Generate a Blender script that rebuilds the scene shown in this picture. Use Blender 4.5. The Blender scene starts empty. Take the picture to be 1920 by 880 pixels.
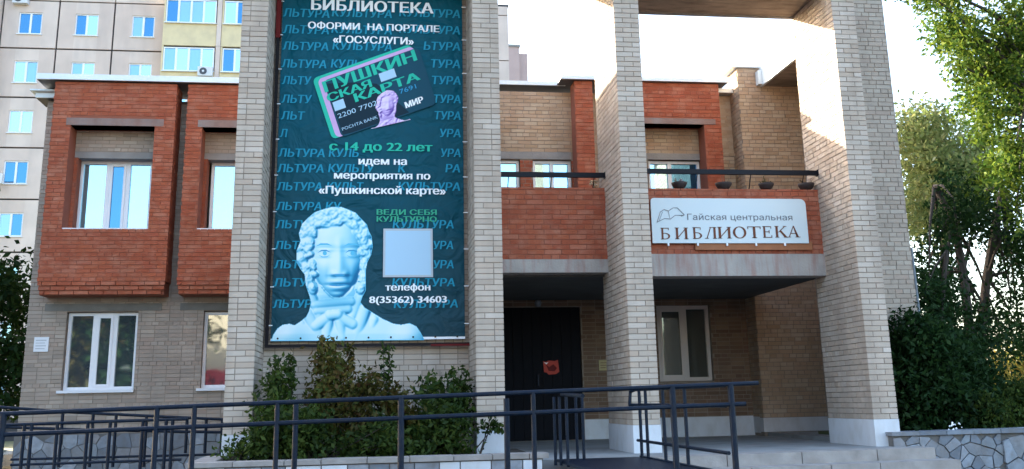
import bpy, math, random
import numpy as np
from mathutils import Vector, Matrix
random.seed(7); rng = np.random.default_rng(7)
S = bpy.context.scene; C = S.collection
# ---------------------------------------------------------------- camera
YAW, PIT, ROL, F, PY = 0.1394017, 0.2370398, -0.0205320, 1865.7407, 299.9927
CAM = Vector((0, -13.696, 1.6))
cy, sy, cp, sp, cr, sr = math.cos(YAW), math.sin(YAW), math.cos(PIT), math.sin(PIT), math.cos(ROL), math.sin(ROL)
FW = Vector((sy*cp, cy*cp, sp)); R0 = Vector((cy, -sy, 0)); U0 = R0.cross(FW)
RT = R0*cr + U0*sr; UP = -R0*sr + U0*cr
cam = bpy.data.cameras.new("camera"); camo = bpy.data.objects.new("camera", cam); C.objects.link(camo)
cam.sensor_width = 36; cam.lens = F*36/1920; cam.shift_y = (PY-440)/1920
cam.clip_start = .05; cam.clip_end = 2000
camo.matrix_world = Matrix(((RT.x, UP.x, -FW.x, CAM.x), (RT.y, UP.y, -FW.y, CAM.y), (RT.z, UP.z, -FW.z, CAM.z), (0, 0, 0, 1)))
S.camera = camo
def at(px, py, Y):          # where the sight line through a pixel of the photo meets the plane y = Y
    d = FW*F + RT*(px-960) - UP*(py-PY)
    t = (Y-CAM.y)/d.y
    return CAM.x+d.x*t, CAM.z+d.z*t
# ---------------------------------------------------------------- sky, sun, exposure
SUN = Vector((-1.0, 1.0, .52)).normalized()          # towards the sun: behind the library, from the left
EL = math.asin(SUN.z); AZ = math.atan2(SUN.x, SUN.y)
W = bpy.data.worlds.new("World"); S.world = W; W.use_nodes = True
wn = W.node_tree.nodes; wl = W.node_tree.links
sky = wn.new("ShaderNodeTexSky"); sky.sky_type = 'NISHITA'; sky.sun_disc = False
sky.sun_elevation = EL; sky.sun_rotation = AZ; sky.air_density = 1.0; sky.dust_density = 3.0; sky.ozone_density = 1.0
wl.new(sky.outputs[0], wn["Background"].inputs[0]); wn["Background"].inputs[1].default_value = .14
ld = bpy.data.lights.new("sun", 'SUN'); ld.energy = 3.8; ld.angle = math.radians(.55); ld.color = (1, .88, .70)
lo = bpy.data.objects.new("sun", ld); C.objects.link(lo); lo.location = (0, 0, 30)
lo.rotation_euler = SUN.to_track_quat('Z', 'Y').to_euler()
vs = S.view_settings; vs.view_transform = 'Standard'; vs.look = 'None'; vs.exposure = 2.8; vs.gamma = 1
S.render.engine = 'CYCLES'; S.cycles.use_denoising = True; S.cycles.max_bounces = 8; S.cycles.diffuse_bounces = 4
S.cycles.sample_clamp_indirect = 6; S.cycles.transparent_max_bounces = 8
# ---------------------------------------------------------------- materials
def mat(name, col, rough=.85, metal=0, spec=.5, vary=None, nscale=3.0, namt=.25, dirt=None, dscale=(1.2, 1.2, .25), damt=.5, bump=0, bscale=60,
        rnd=0.0, coat=0):
    m = bpy.data.materials.new(name); m.use_nodes = True; n = m.node_tree.nodes; l = m.node_tree.links
    b = n["Principled BSDF"]; b.inputs["Roughness"].default_value = rough; b.inputs["Metallic"].default_value = metal
    b.inputs["Specular IOR Level"].default_value = spec; b.inputs["Coat Weight"].default_value = coat
    geo = n.new("ShaderNodeNewGeometry"); oi = n.new("ShaderNodeObjectInfo")
    pos = geo.outputs["Position"]
    def mix(a, bb, f, mode='MIX'):
        x = n.new("ShaderNodeMix"); x.data_type = 'RGBA'; x.blend_type = mode
        for s, v in ((6, a), (7, bb)):
            if isinstance(v, tuple): x.inputs[s].default_value = (*v, 1)
            else: l.new(v, x.inputs[s])
        if isinstance(f, (int, float)): x.inputs[0].default_value = f
        else: l.new(f, x.inputs[0])
        return x.outputs[2]
    def noise(scale, detail=4, vec=None, lo=.35, hi=.65):
        t = n.new("ShaderNodeTexNoise"); t.inputs["Scale"].default_value = scale; t.inputs["Detail"].default_value = detail
        l.new(vec or pos, t.inputs["Vector"])
        r = n.new("ShaderNodeMapRange"); r.inputs[1].default_value = lo; r.inputs[2].default_value = hi
        l.new(t.outputs[0], r.inputs[0]); return r.outputs[0]
    def val(x, k):
        mm = n.new("ShaderNodeMath"); mm.operation = 'MULTIPLY'; l.new(x, mm.inputs[0]); mm.inputs[1].default_value = k; return mm.outputs[0]
    c = tuple(col)
    if vary:
        add = n.new("ShaderNodeMath"); add.operation = 'ADD'; l.new(geo.outputs["Random Per Island"], add.inputs[0]); l.new(oi.outputs["Random"], add.inputs[1])
        fr = n.new("ShaderNodeMath"); fr.operation = 'FRACT'; l.new(add.outputs[0], fr.inputs[0])
        ra = n.new("ShaderNodeValToRGB"); l.new(fr.outputs[0], ra.inputs[0]); cols = [c]+list(vary); ra.color_ramp.interpolation = 'LINEAR'
        e = ra.color_ramp.elements
        while len(e) < len(cols): e.new(.5)
        for i, cc in enumerate(cols): e[i].position = i/(len(cols)-1); e[i].color = (*cc, 1)
        c = ra.outputs[0]
    if namt: c = mix(c, tuple(x*.55 for x in col), val(noise(nscale, 6), namt))
    if dirt:
        mp = n.new("ShaderNodeMapping"); mp.inputs["Scale"].default_value = dscale; l.new(pos, mp.inputs[0])
        c = mix(c, dirt, val(noise(2.2, 5, mp.outputs[0], .45, .75), damt))
    if isinstance(c, tuple): b.inputs["Base Color"].default_value = (*c, 1)
    else: l.new(c, b.inputs["Base Color"])
    if bump:
        t = n.new("ShaderNodeTexNoise"); t.inputs["Scale"].default_value = bscale; t.inputs["Detail"].default_value = 5; l.new(pos, t.inputs["Vector"])
        bp = n.new("ShaderNodeBump"); bp.inputs["Strength"].default_value = bump; bp.inputs["Distance"].default_value = .01
        l.new(t.outputs[0], bp.inputs["Height"]); l.new(bp.outputs[0], b.inputs["Normal"])
    return m
M = {}
M['brick'] = mat("silicate brick", (.55, .445, .355), .9, vary=[(.47, .375, .29), (.59, .495, .41), (.49, .375, .285), (.55, .46, .375), (.42, .33, .255)], nscale=1.1, namt=.26, dirt=(.27, .21, .165), damt=.55, bump=.35, bscale=90)
M['bricktan'] = mat("tan brick", (.46, .375, .30), .9, vary=[(.40, .32, .25), (.49, .41, .33), (.42, .32, .25)], nscale=1.1, namt=.26, dirt=(.25, .19, .15), damt=.4, bump=.35, bscale=90)
M['brickshade'] = mat("shade darkened brick", (.42, .345, .28), .9, vary=[(.35, .285, .23), (.47, .395, .325), (.38, .285, .225), (.43, .36, .295), (.32, .26, .21)], nscale=1.1, namt=.28, dirt=(.20, .17, .15), damt=.35, bump=.35, bscale=90)  # pale brick of the shaded walls, the shade darkened into its colour
M['brickbounce'] = mat("bounce lit brick", (.50, .37, .25), .9, vary=[(.42, .29, .18), (.53, .42, .30), (.46, .31, .20), (.50, .38, .27)], nscale=1.3, namt=.28, dirt=(.22, .12, .07), damt=.4, bump=.35, bscale=90)  # same pale brick with warm bounced light mixed into the colour
M['brickporshade'] = mat("shaded porch brick", (.24, .15, .095), .9, vary=[(.17, .10, .06), (.28, .19, .12), (.21, .12, .08)], nscale=1.6, namt=.35, dirt=(.10, .06, .04), damt=.5, bump=.35, bscale=90)  # porch shade and warm bounce put into the brick colour
M['mortar'] = mat("grey mortar", (.30, .24, .19), .95, namt=.45, nscale=5, bump=.5)
M['red'] = mat("red brick", (.37, .088, .038), .9, vary=[(.33, .075, .034), (.40, .105, .046), (.35, .082, .04), (.44, .145, .08)], nscale=1.4, namt=.42, dirt=(.46, .24, .16), dscale=(2.6, 2.6, 3.4), damt=.4, bump=.4, bscale=80)
M['redmortar'] = mat("red wall mortar", (.29, .095, .055), .95, namt=.3)
M['concrete'] = mat("lintel concrete", (.30, .285, .27), .9, nscale=4, namt=.4, bump=.4, bscale=40)
M['olint'] = mat("old lintel concrete", (.20, .19, .17), .9, nscale=4, namt=.4, bump=.4, bscale=40)
M['rlint'] = mat("brick dusted lintel", (.27, .17, .14), .9, nscale=4, namt=.4, dirt=(.28, .26, .25), damt=.7, bump=.4, bscale=40)
M['slab'] = mat("balcony slab concrete", (.41, .365, .325), .9, nscale=3, namt=.4, dirt=(.30, .13, .10), dscale=(7, 7, .8), damt=.65, bump=.4, bscale=30)
M['ceil'] = mat("stained ceiling concrete", (.30, .24, .19), .9, nscale=2, namt=.6, dirt=(.10, .07, .05), dscale=(1.2, 5, 1), damt=.8, bump=.4, bscale=20)
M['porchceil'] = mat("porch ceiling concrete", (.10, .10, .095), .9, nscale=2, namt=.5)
M['white'] = mat("white paint", (.64, .65, .67), .7, nscale=3, namt=.15, dirt=(.45, .42, .38), dscale=(3, 3, 1.5), damt=.45, bump=.25, bscale=25)
M['coping'] = mat("pale metal coping", (.70, .76, .78), .35, metal=.1, nscale=2, namt=.1)
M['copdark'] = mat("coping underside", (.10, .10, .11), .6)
M['pvc'] = mat("white window plastic", (.80, .80, .82), .35, namt=.05)
M['oldframe'] = mat("grey painted window frame", (.62, .55, .50), .5, namt=.2)
M['sill'] = mat("white metal sill", (.75, .77, .8), .4, namt=.1)
M['rail'] = mat("dark blue paint", (.004, .012, .028), .45, spec=.18, nscale=14, namt=.5, dirt=(.03, .028, .026), dscale=(9, 9, 9), damt=.4, bump=.35, bscale=120)
M['blackrail'] = mat("dark balcony rail paint", (.004, .005, .010), .5, spec=.2, namt=.2)
M['door'] = mat("black door steel", (.004, .005, .009), .7, spec=.15, namt=.3)
M['floor'] = mat("porch floor concrete", (.30, .30, .29), .85, nscale=2.5, namt=.35, dirt=(.17, .16, .15), dscale=(1, 1, 1), damt=.6, bump=.3, bscale=30)
M['step'] = mat("step stone", (.36, .32, .29), .85, nscale=5, namt=.4, dirt=(.20, .17, .15), dscale=(2, 2, 2), damt=.6, bump=.4, bscale=40)
M['stone'] = mat("flagstone", (.25, .28, .32), .75, vary=[(.15, .17, .20), (.24, .235, .24), (.38, .41, .46), (.17, .20, .22), (.28, .26, .26)], nscale=6, namt=.45, dirt=(.13, .11, .09), dscale=(4, 4, 4), damt=.5, bump=.9, bscale=14)
M['stonemortar'] = mat("flagstone mortar", (.15, .14, .13), .95, namt=.4, bump=.5, bscale=60)
M['soil'] = mat("planter soil", (.055, .04, .03), .95, namt=.4, bump=.6, bscale=30)
M['asphalt'] = mat("asphalt", (.055, .055, .058), .9, nscale=2, namt=.3, bump=.4, bscale=120)
M['grass'] = mat("dry grass ground", (.10, .11, .045), .95, vary=None, nscale=.6, namt=.4, dirt=(.22, .17, .08), dscale=(.3, .3, .3), damt=.7, bump=.5, bscale=20)
M['panel'] = mat("facade panel", (.70, .56, .48), .9, vary=[(.65, .515, .44), (.72, .59, .51)], nscale=.9, namt=.22, dirt=(.33, .27, .25), dscale=(.5, .5, .15), damt=.35)
M['joint'] = mat("panel joint tar", (.05, .045, .045), .9)
M['cream'] = mat("cream balcony panel", (.74, .60, .36), .85, nscale=1.5, namt=.15, dirt=(.45, .36, .25), dscale=(.8, .8, .8), damt=.4)
M['pinkb'] = mat("far pinkish brick", (.50, .36, .33), .9, nscale=1, namt=.15)
M['pot'] = mat("dark flower pot", (.035, .022, .02), .7, namt=.3)
M['dry'] = mat("dry plant", (.20, .13, .07), .9, namt=.3)
M['acwhite'] = mat("air conditioner casing", (.65, .65, .66), .5, namt=.1)
M['acdark'] = mat("air conditioner fan", (.06, .065, .08), .6)
M['bark'] = mat("bark", (.045, .034, .027), .95, namt=.4, bump=.8, bscale=25)
M['warmwall'] = mat("beige plaster", (.62, .50, .34), .9, namt=.1)
M['redfascia'] = mat("red shop fascia", (.55, .03, .03), .5, namt=.1)
M['carpaint'] = mat("pale blue car paint", (.30, .42, .48), .25, metal=.2, coat=.6, namt=0)
M['rubber'] = mat("tyre rubber", (.015, .015, .015), .8, namt=0)
M['roof'] = mat("roof felt", (.08, .08, .08), .9, namt=.2)
M['wood'] = mat("orange brown board", (.36, .13, .05), .7, nscale=6, namt=.3)
def glass(name, tint, metal=.55, rough=.03, wave=.02):
    m = bpy.data.materials.new(name); m.use_nodes = True; n = m.node_tree.nodes; l = m.node_tree.links
    b = n["Principled BSDF"]; b.inputs["Base Color"].default_value = (*tint, 1); b.inputs["Metallic"].default_value = metal
    b.inputs["Roughness"].default_value = rough; b.inputs["Specular IOR Level"].default_value = 1.0
    t = n.new("ShaderNodeTexNoise"); t.inputs["Scale"].default_value = 1.3; bp = n.new("ShaderNodeBump"); bp.inputs["Strength"].default_value = wave; bp.inputs["Distance"].default_value = .1
    g = n.new("ShaderNodeNewGeometry"); l.new(g.outputs["Position"], t.inputs["Vector"]); l.new(t.outputs[0], bp.inputs["Height"]); l.new(bp.outputs[0], b.inputs["Normal"])
    return m
M['gsky'] = glass("mirror glass", (.36, .62, .74), .85)
M['gblue'] = glass("blue glass", (.055, .20, .36), .8)
M['ghaze'] = glass("glass with net curtain", (.22, .42, .60), .5, .12)
M['gdark'] = glass("dark glass", (.16, .17, .15), .6)
M['gnd'] = glass("ground floor glass", (.20, .25, .30), .8)
def leafmat(name, cols, trans=.35):
    m = bpy.data.materials.new(name); m.use_nodes = True; n = m.node_tree.nodes; l = m.node_tree.links
    for x in list(n):
        if x.type == 'BSDF_PRINCIPLED': n.remove(x)
    g = n.new("ShaderNodeNewGeometry"); ra = n.new("ShaderNodeValToRGB"); l.new(g.outputs["Random Per Island"], ra.inputs[0])
    e = ra.color_ramp.elements
    while len(e) < len(cols): e.new(.5)
    for i, c in enumerate(cols): e[i].position = i/(len(cols)-1); e[i].color = (*c, 1)
    t = n.new("ShaderNodeTexNoise"); t.inputs["Scale"].default_value = .9; l.new(g.outputs["Position"], t.inputs["Vector"])
    hs = n.new("ShaderNodeHueSaturation"); l.new(ra.outputs[0], hs.inputs["Color"])
    mr = n.new("ShaderNodeMapRange"); l.new(t.outputs[0], mr.inputs[0]); mr.inputs[1].default_value = .35; mr.inputs[2].default_value = .65; mr.inputs[3].default_value = .75; mr.inputs[4].default_value = 1.3
    l.new(mr.outputs[0], hs.inputs["Value"])
    d = n.new("ShaderNodeBsdfDiffuse"); tr = n.new("ShaderNodeBsdfTranslucent"); gl = n.new("ShaderNodeBsdfGlossy"); gl.inputs["Roughness"].default_value = .45
    l.new(hs.outputs[0], d.inputs[0]); l.new(hs.outputs[0], tr.inputs[0])
    mx = n.new("ShaderNodeMixShader"); mx.inputs[0].default_value = trans; l.new(d.outputs[0], mx.inputs[1]); l.new(tr.outputs[0], mx.inputs[2])
    m2 = n.new("ShaderNodeMixShader"); m2.inputs[0].default_value = .008; l.new(mx.outputs[0], m2.inputs[1]); l.new(gl.outputs[0], m2.inputs[2])
    l.new(m2.outputs[0], n["Material Output"].inputs[0]); return m
M['leafbig'] = leafmat("green tree leaves", [(.02, .05, .01), (.05, .10, .012), (.15, .19, .02), (.03, .065, .012), (.08, .12, .015)], .4)
M['leafhaze'] = leafmat("hazed olive leaves", [(.12, .16, .05), (.22, .25, .08), (.26, .25, .10)], .5)  # distance haze is lightened into the leaf colour
M['leafdark'] = leafmat("dark green leaves", [(.007, .022, .007), (.014, .036, .010), (.022, .05, .012)], .2)
M['leafshrub'] = leafmat("shrub leaves", [(.014, .032, .008), (.035, .06, .012), (.06, .085, .016)], .25)
M['leafyel'] = leafmat("yellowing shrub leaves", [(.03, .05, .012), (.075, .075, .018), (.12, .085, .022), (.05, .06, .012), (.09, .045, .018)], .25)
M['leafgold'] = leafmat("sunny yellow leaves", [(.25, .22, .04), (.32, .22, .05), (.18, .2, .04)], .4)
# banner prints
def flat(name, c, rough=.5, spec=.12):
    m = bpy.data.materials.new(name); m.use_nodes = True; b = m.node_tree.nodes["Principled BSDF"]
    b.inputs["Base Color"].default_value = (*c, 1); b.inputs["Roughness"].default_value = rough; b.inputs["Specular IOR Level"].default_value = spec; return m
for k, c in dict(pwhite=(.92, .93, .94), pghost=(.02, .29, .43), pmint=(.03, .52, .36), ppink=(.68, .42, .70), pcard=(.010, .070, .11), pcard2=(.008, .028, .045),
                 pface=(.13, .55, .76), pface2=(.30, .72, .85), pface3=(.05, .35, .60), pface4=(.02, .20, .42), pface5=(.45, .80, .88), ppale=(.45, .65, .80), pviolet=(.40, .30, .62),
                 pviolet2=(.60, .45, .78), pgreen2=(.05, .40, .24), pqr=(.50, .54, .57), sblue=(.63, .70, .71), sbrown=(.16, .055, .03), sgrey=(.13, .13, .15), pred=(.5, .07, .05), pyel=(.50, .42, .22),
                 bframe=(.012, .010, .012), bred=(.14, .012, .012), black=(.01, .01, .01)).items(): M[k] = flat(k, c)
def bannermat():
    m = bpy.data.materials.new("banner print"); m.use_nodes = True; n = m.node_tree.nodes; l = m.node_tree.links; b = n["Principled BSDF"]
    g = n.new("ShaderNodeNewGeometry"); s = n.new("ShaderNodeSeparateXYZ"); l.new(g.outputs["Position"], s.inputs[0])
    mr = n.new("ShaderNodeMapRange"); mr.inputs[1].default_value = 2.4; mr.inputs[2].default_value = 7.8; l.new(s.outputs[2], mr.inputs[0])
    t = n.new("ShaderNodeTexNoise"); t.inputs["Scale"].default_value = 1.1; l.new(g.outputs["Position"], t.inputs["Vector"])
    ad = n.new("ShaderNodeMath"); ad.operation = 'MULTIPLY_ADD'; l.new(t.outputs[0], ad.inputs[0]); ad.inputs[1].default_value = .5; l.new(mr.outputs[0], ad.inputs[2])
    r = n.new("ShaderNodeValToRGB"); l.new(ad.outputs[0], r.inputs[0]); e = r.color_ramp.elements; e.new(.6)
    for i, (p, c) in enumerate(((.15, (.020, .058, .078)), (.65, (.004, .070, .100)), (1.2/1.0 if 0 else 1.0, (.001, .085, .125)))): e[i].position = p; e[i].color = (*c, 1)
    l.new(r.outputs[0], b.inputs["Base Color"]); b.inputs["Roughness"].default_value = .5; b.inputs["Specular IOR Level"].default_value = .12
    w = n.new("ShaderNodeTexNoise"); w.inputs["Scale"].default_value = 2.5; w.inputs["Distortion"].default_value = 1.5; l.new(g.outputs["Position"], w.inputs["Vector"])
    bp = n.new("ShaderNodeBump"); bp.inputs["Strength"].default_value = .6; bp.inputs["Distance"].default_value = .12; l.new(w.outputs[0], bp.inputs["Height"]); l.new(bp.outputs[0], b.inputs["Normal"])
    return m
M['banner'] = bannermat()
# ---------------------------------------------------------------- mesh helpers
class MB:
    def __init__(s): s.v = []; s.f = []
    def add(s, vs, fs):
        o = len(s.v); s.v += [tuple(v) for v in vs]; s.f += [tuple(i+o for i in f) for f in fs]; return s
    def box(s, x0, x1, y0, y1, z0, z1):
        return s.add([(x0, y0, z0), (x1, y0, z0), (x1, y1, z0), (x0, y1, z0), (x0, y0, z1), (x1, y0, z1), (x1, y1, z1), (x0, y1, z1)],
                     [(0, 3, 2, 1), (4, 5, 6, 7), (0, 1, 5, 4), (1, 2, 6, 5), (2, 3, 7, 6), (3, 0, 4, 7)])
    def tube(s, p0, p1, r, n=12, r1=None, caps=True):
        p0, p1 = Vector(p0), Vector(p1); d = (p1-p0).normalized(); a = d.orthogonal().normalized(); b = d.cross(a); r1 = r if r1 is None else r1
        vs = [p0+(a*math.cos(t)+b*math.sin(t))*r for t in [2*math.pi*i/n for i in range(n)]]+[p1+(a*math.cos(t)+b*math.sin(t))*r1 for t in [2*math.pi*i/n for i in range(n)]]
        fs = [(i, (i+1) % n, n+(i+1) % n, n+i) for i in range(n)]
        if caps: fs += [tuple(range(n-1, -1, -1)), tuple(range(n, 2*n))]
        return s.add(vs, fs)
    def path(s, pts, r, n=12):
        for a, b in zip(pts[:-1], pts[1:]): s.tube(a, b, r, n)
        return s
    def prism(s, poly, fn, d0, d1):           # poly in (u, v); fn(u, v, depth) -> point
        n = len(poly)
        vs = [fn(u, v, d0) for u, v in poly]+[fn(u, v, d1) for u, v in poly]
        return s.add(vs, [tuple(range(n)), tuple(range(2*n-1, n-1, -1))]+[(i, n+i, n+(i+1) % n, (i+1) % n) for i in range(n)])
    def lathe(s, c, prof, n=20):
        vs = [(c[0]+r*math.cos(2*math.pi*i/n), c[1]+r*math.sin(2*math.pi*i/n), c[2]+z) for r, z in prof for i in range(n)]
        fs = [(k*n+i, k*n+(i+1) % n, (k+1)*n+(i+1) % n, (k+1)*n+i) for k in range(len(prof)-1) for i in range(n)]
        return s.add(vs, fs)
    def mesh(s, name, m):
        me = bpy.data.meshes.new(name); me.from_pydata(s.v, [], s.f); me.update()
        if m: me.materials.append(M[m])
        return me
    def build(s, name, m, parent=None, smooth=False, kind=None, label=None):
        me = s.mesh(name, m)
        if smooth: me.polygons.foreach_set("use_smooth", [True]*len(me.polygons))
        return link(name, me, parent, kind, label)
def link(name, data, parent=None, kind=None, label=None):
    o = bpy.data.objects.new(name, data); C.objects.link(o)
    if parent is not None:
        o.parent = parent; o.matrix_parent_inverse = wmat(parent).inverted()
    if kind: o['kind'] = kind
    if label: o['label'] = label
    return o
def wmat(o):
    m = Matrix.LocRotScale(o.location, o.rotation_euler, o.scale)
    if o.parent: m = wmat(o.parent) @ o.matrix_parent_inverse @ m
    return m
def thing(name, label, cat, loc=(0, 0, 0), group=None):
    o = bpy.data.objects.new(name, None); C.objects.link(o); o.location = loc; o['label'] = label; o['category'] = cat
    if group: o['group'] = group
    return o
def tag(o, label, cat, group=None):
    o['label'] = label; o['category'] = cat
    if group: o['group'] = group
    return o
def fbox(name, m, parent, *b, **k): return MB().box(*b).build(name, m, parent, **k)
# ---------------------------------------------------------------- bricks
BR = {'brick': [], 'red_brick': []}
def bricks(kind, O, u, w, z0, z1, pat, holes=(), bl=.25, pitch=.077, jt=.012, depth=.05, off=0.0, proud=.008, row0=0, m=None):
    """lay courses on a vertical face: O its corner, u the horizontal direction, the outward normal is u x z; pat names the bond"""
    u = Vector(u).normalized(); nrm = Vector((u.y, -u.x, 0)); full = bl; half = (bl-jt)/2
    r = row0; z = z0
    while z < z1-.02:
        zt = min(z+pitch-jt, z1)
        if pat == 'A': seq = [full, half] if r % 2 else [half, full]
        elif pat == 'P1': seq = [half, full] if r % 5 else [full, half]
        elif pat == 'P2': seq = [full, half] if r % 5 else [half, full]
        elif pat == 'stack': seq = [full] if r % 5 else [half]
        elif pat == 'run': seq = [full] if r % 6 else [half]
        else: seq = [full] if r % 2 else [half]
        if pat in ('A', 'P1', 'P2'): x = 0.0
        elif pat == 'stack': x = -off-(half/2 if r % 5 == 0 else 0)
        elif pat == 'run': x = -off-((full+jt)/2 if (r % 6) % 2 else 0)-(.03 if r % 6 == 0 else 0)
        else: x = -off-((half)/2 if r % 2 == 0 else 0)-((r//2) % 2)*.06
        i = 0; cuts = [(a, b) for a, b, c, d in holes if min(zt, d)-max(z, c) > .45*(zt-z)]
        if pat in ('A', 'P1', 'P2'):
            spans = [(0, seq[0]*w/(full+half+jt)), (seq[0]*w/(full+half+jt)+jt, w)]
        else:
            spans = []
            while x < w:
                L = seq[i % len(seq)]; a, b = max(x, 0), min(x+L, w)
                if b-a > .03: spans.append((a, b))
                x += L+jt; i += 1
        for a, b in spans:
            parts = [(a, b)]
            for ca, cb in cuts:
                nx = []
                for p, q in parts:
                    if cb <= p or ca >= q: nx.append((p, q))
                    else:
                        if ca-p > .03: nx.append((p, ca-.003))
                        if q-cb > .03: nx.append((cb+.003, q))
                parts = nx
            for p, q in parts:
                BR[kind].append((Vector(O)+u*p, u, nrm, q-p, z, zt, depth, proud+random.uniform(-.004, .003), m or ('brick' if kind == 'brick' else 'red')))
        z += pitch; r += 1
def wall(name, m, parent, O, u, w, z0, z1, th, holes=(), **k):
    """a wall sheet with real thickness and openings: front face on the plane through O along u"""
    u = Vector(u).normalized(); n = Vector((u.y, -u.x, 0)); O = Vector(O)
    us = sorted({0, w, *[min(max(h[i], 0), w) for h in holes for i in (0, 1)]}); zs = sorted({z0, z1, *[min(max(h[i], z0), z1) for h in holes for i in (2, 3)]})
    solid = lambda i, j: 0 <= i < len(us)-1 and 0 <= j < len(zs)-1 and not any(h[0] <= (us[i]+us[i+1])/2 <= h[1] and h[2] <= (zs[j]+zs[j+1])/2 <= h[3] for h in holes)
    P = lambda a, z, d: tuple(Vector((0, 0, z))+O+u*min(max(a, .006), w-.006)-n*d)
    mb = MB()
    for i in range(len(us)-1):
        for j in range(len(zs)-1):
            if not solid(i, j): continue
            a, b, c, d = us[i], us[i+1], zs[j], zs[j+1]
            mb.add([P(a, c, 0), P(b, c, 0), P(b, d, 0), P(a, d, 0)], [(0, 1, 2, 3)]); mb.add([P(a, c, th), P(b, c, th), P(b, d, th), P(a, d, th)], [(3, 2, 1, 0)])
            if not solid(i-1, j): mb.add([P(a, c, 0), P(a, d, 0), P(a, d, th), P(a, c, th)], [(0, 1, 2, 3)])
            if not solid(i+1, j): mb.add([P(b, c, 0), P(b, d, 0), P(b, d, th), P(b, c, th)], [(3, 2, 1, 0)])
            if not solid(i, j-1): mb.add([P(a, c, 0), P(b, c, 0), P(b, c, th), P(a, c, th)], [(3, 2, 1, 0)])
            if not solid(i, j+1): mb.add([P(a, d, 0), P(b, d, 0), P(b, d, th), P(a, d, th)], [(0, 1, 2, 3)])
    return mb.build(name, m, parent, **k)
def flush_bricks(parent):
    for kind in ('brick', 'red_brick'):
        L = BR[kind]; sc = []
        for O, u, n, w, z0, z1, d, pr, m in L:
            c = O+u*(w/2); c = Vector((c.x, c.y, (z0+z1)/2)); v = c-CAM; zz = v.dot(FW)
            px = 960+F*v.dot(RT)/zz; py = PY-F*v.dot(UP)/zz
            s = w*(z1-z0)*max(0, -v.normalized().dot(n))/v.length_squared if zz > 0 and 0 < px < 1920 and 0 < py < 880 else 0
            if kind == 'brick' and c.y > .05: s = s*.6
            sc.append(s)
        top = set(sorted(range(len(L)), key=lambda i: -sc[i])[:300]); unit = {}
        for i in sorted(top):        # the bricks that show largest, one object each, sharing a mesh
            O, u, n, w, z0, z1, d, pr, m = L[i]
            if m not in unit: unit[m] = MB().box(0, 1, -1, 0, 0, 1).mesh(kind, m)
            o = bpy.data.objects.new(kind, unit[m]); C.objects.link(o); o.parent = parent; o.matrix_parent_inverse = wmat(parent).inverted()
            p = O-n*(d-pr); o.location = (p.x, p.y, z0); o.rotation_euler = (0, 0, math.atan2(u.y, u.x)); o.scale = (w, d, z1-z0)
        V = []; Fc = []; mi = []; slots = []
        for i, (O, u, n, w, z0, z1, d, pr, m) in enumerate(L):
            if i in top: continue
            if m not in slots: slots.append(m)
            b = len(V); j = lambda: random.uniform(-.002, .002)
            A = O+n*pr; B = A+u*w; Cc = O-n*(d-pr); D = Cc+u*w
            V += [(A.x, A.y+j(), z0+j()), (B.x, B.y+j(), z0+j()), (B.x, B.y+j(), z1+j()), (A.x, A.y+j(), z1+j()), (Cc.x, Cc.y, z0), (D.x, D.y, z0), (D.x, D.y, z1), (Cc.x, Cc.y, z1)]
            Fc += [(b, b+1, b+2, b+3), (b+1, b+5, b+6, b+2), (b+4, b, b+3, b+7), (b+3, b+2, b+6, b+7), (b+4, b+5, b+1, b)]; mi += [slots.index(m)]*5
        me2 = bpy.data.meshes.new(kind+"work"); me2.from_pydata(V, [], Fc); me2.polygons.foreach_set('material_index', mi)
        for m in slots: me2.materials.append(M[m])
        link(kind+"work", me2, parent, 'stuff')
# =================================================================== SETTING
fbox('ground', 'asphalt', None, -400, 400, -30, 3.2, -.3, 0.0, kind='structure')
fbox('lawn', 'grass', None, -400, 400, 3.2, 700, -.3, .004, kind='structure')
fbox('road', 'asphalt', None, -400, 400, -90, -30, -.3, -.02, kind='structure')
fbox('lawn_verge', 'grass', None, 7.6, 60, -.05, 3.2, -.3, .98, kind='structure')
# =================================================================== LIBRARY
LIB = thing('library_building', 'two storey library of pale and red brick with tall pillared entrance portico', 'library', (2, 3, 0))
PX = [(-1.925, -1.56, 'P1'), (1.375, 1.76, 'P2'), (3.515, 3.90, 'A'), (7.0, 7.37, 'A')]
TOP = 9.4; PD = 1.46; FL = .87
for i, (a, b, pat) in enumerate(PX):
    e = .008
    p = fbox('pillar', 'mortar', LIB, a+e, b-e, e, PD-e, 0, TOP)
    zb = 1.24
    bricks('brick', (a, e, 0), (1, 0, 0), b-a, zb, TOP, pat, bl=.25, depth=.12, row0=[2, 1, 0, 1][i])
    if i != 1: # visible side faces
        pass
    if i in (2, 3): bricks('brick', (a+e, PD-e, 0), (0, -1, 0), PD-.13, zb, TOP, 'run', off=.05, depth=.05)   # left side, seen obliquely
    if i in (0, 1): bricks('brick', (b-e, .12, 0), (0, 1, 0), PD-.14, zb, TOP, 'stack', depth=.05)             # right side
    if i == 1: bricks('brick', (a+e, PD-e, 0), (0, -1, 0), PD-.13, zb, TOP, 'stack', depth=.05)
    fbox('pillar_base', 'white', LIB, a-.004, b+.004, -.006, PD+.004, FL-.02 if i > 1 else .0, 1.235)
# tower wall carrying the banner
bricks('brick', (-1.56, 1.1, 0), (1, 0, 0), 2.935, .9, TOP, 'stack', off=.1)
wall('tower_wall', 'mortar', LIB, (-1.60, 1.1, 0), (1, 0, 0), 3.0, 0, TOP, .35)
# top slabs of the portico
fbox('portico_beam', 'ceil', LIB, 3.72, 7.2, .10, 1.42, 7.86, 8.5)
fbox('beam_edge', 'concrete', LIB, 3.72, 7.2, 1.42, 1.47, 7.83, 8.5)
fbox('portico_beam', 'ceil', LIB, -1.7, 3.7, .10, 1.42, 8.06, 8.7)
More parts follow.
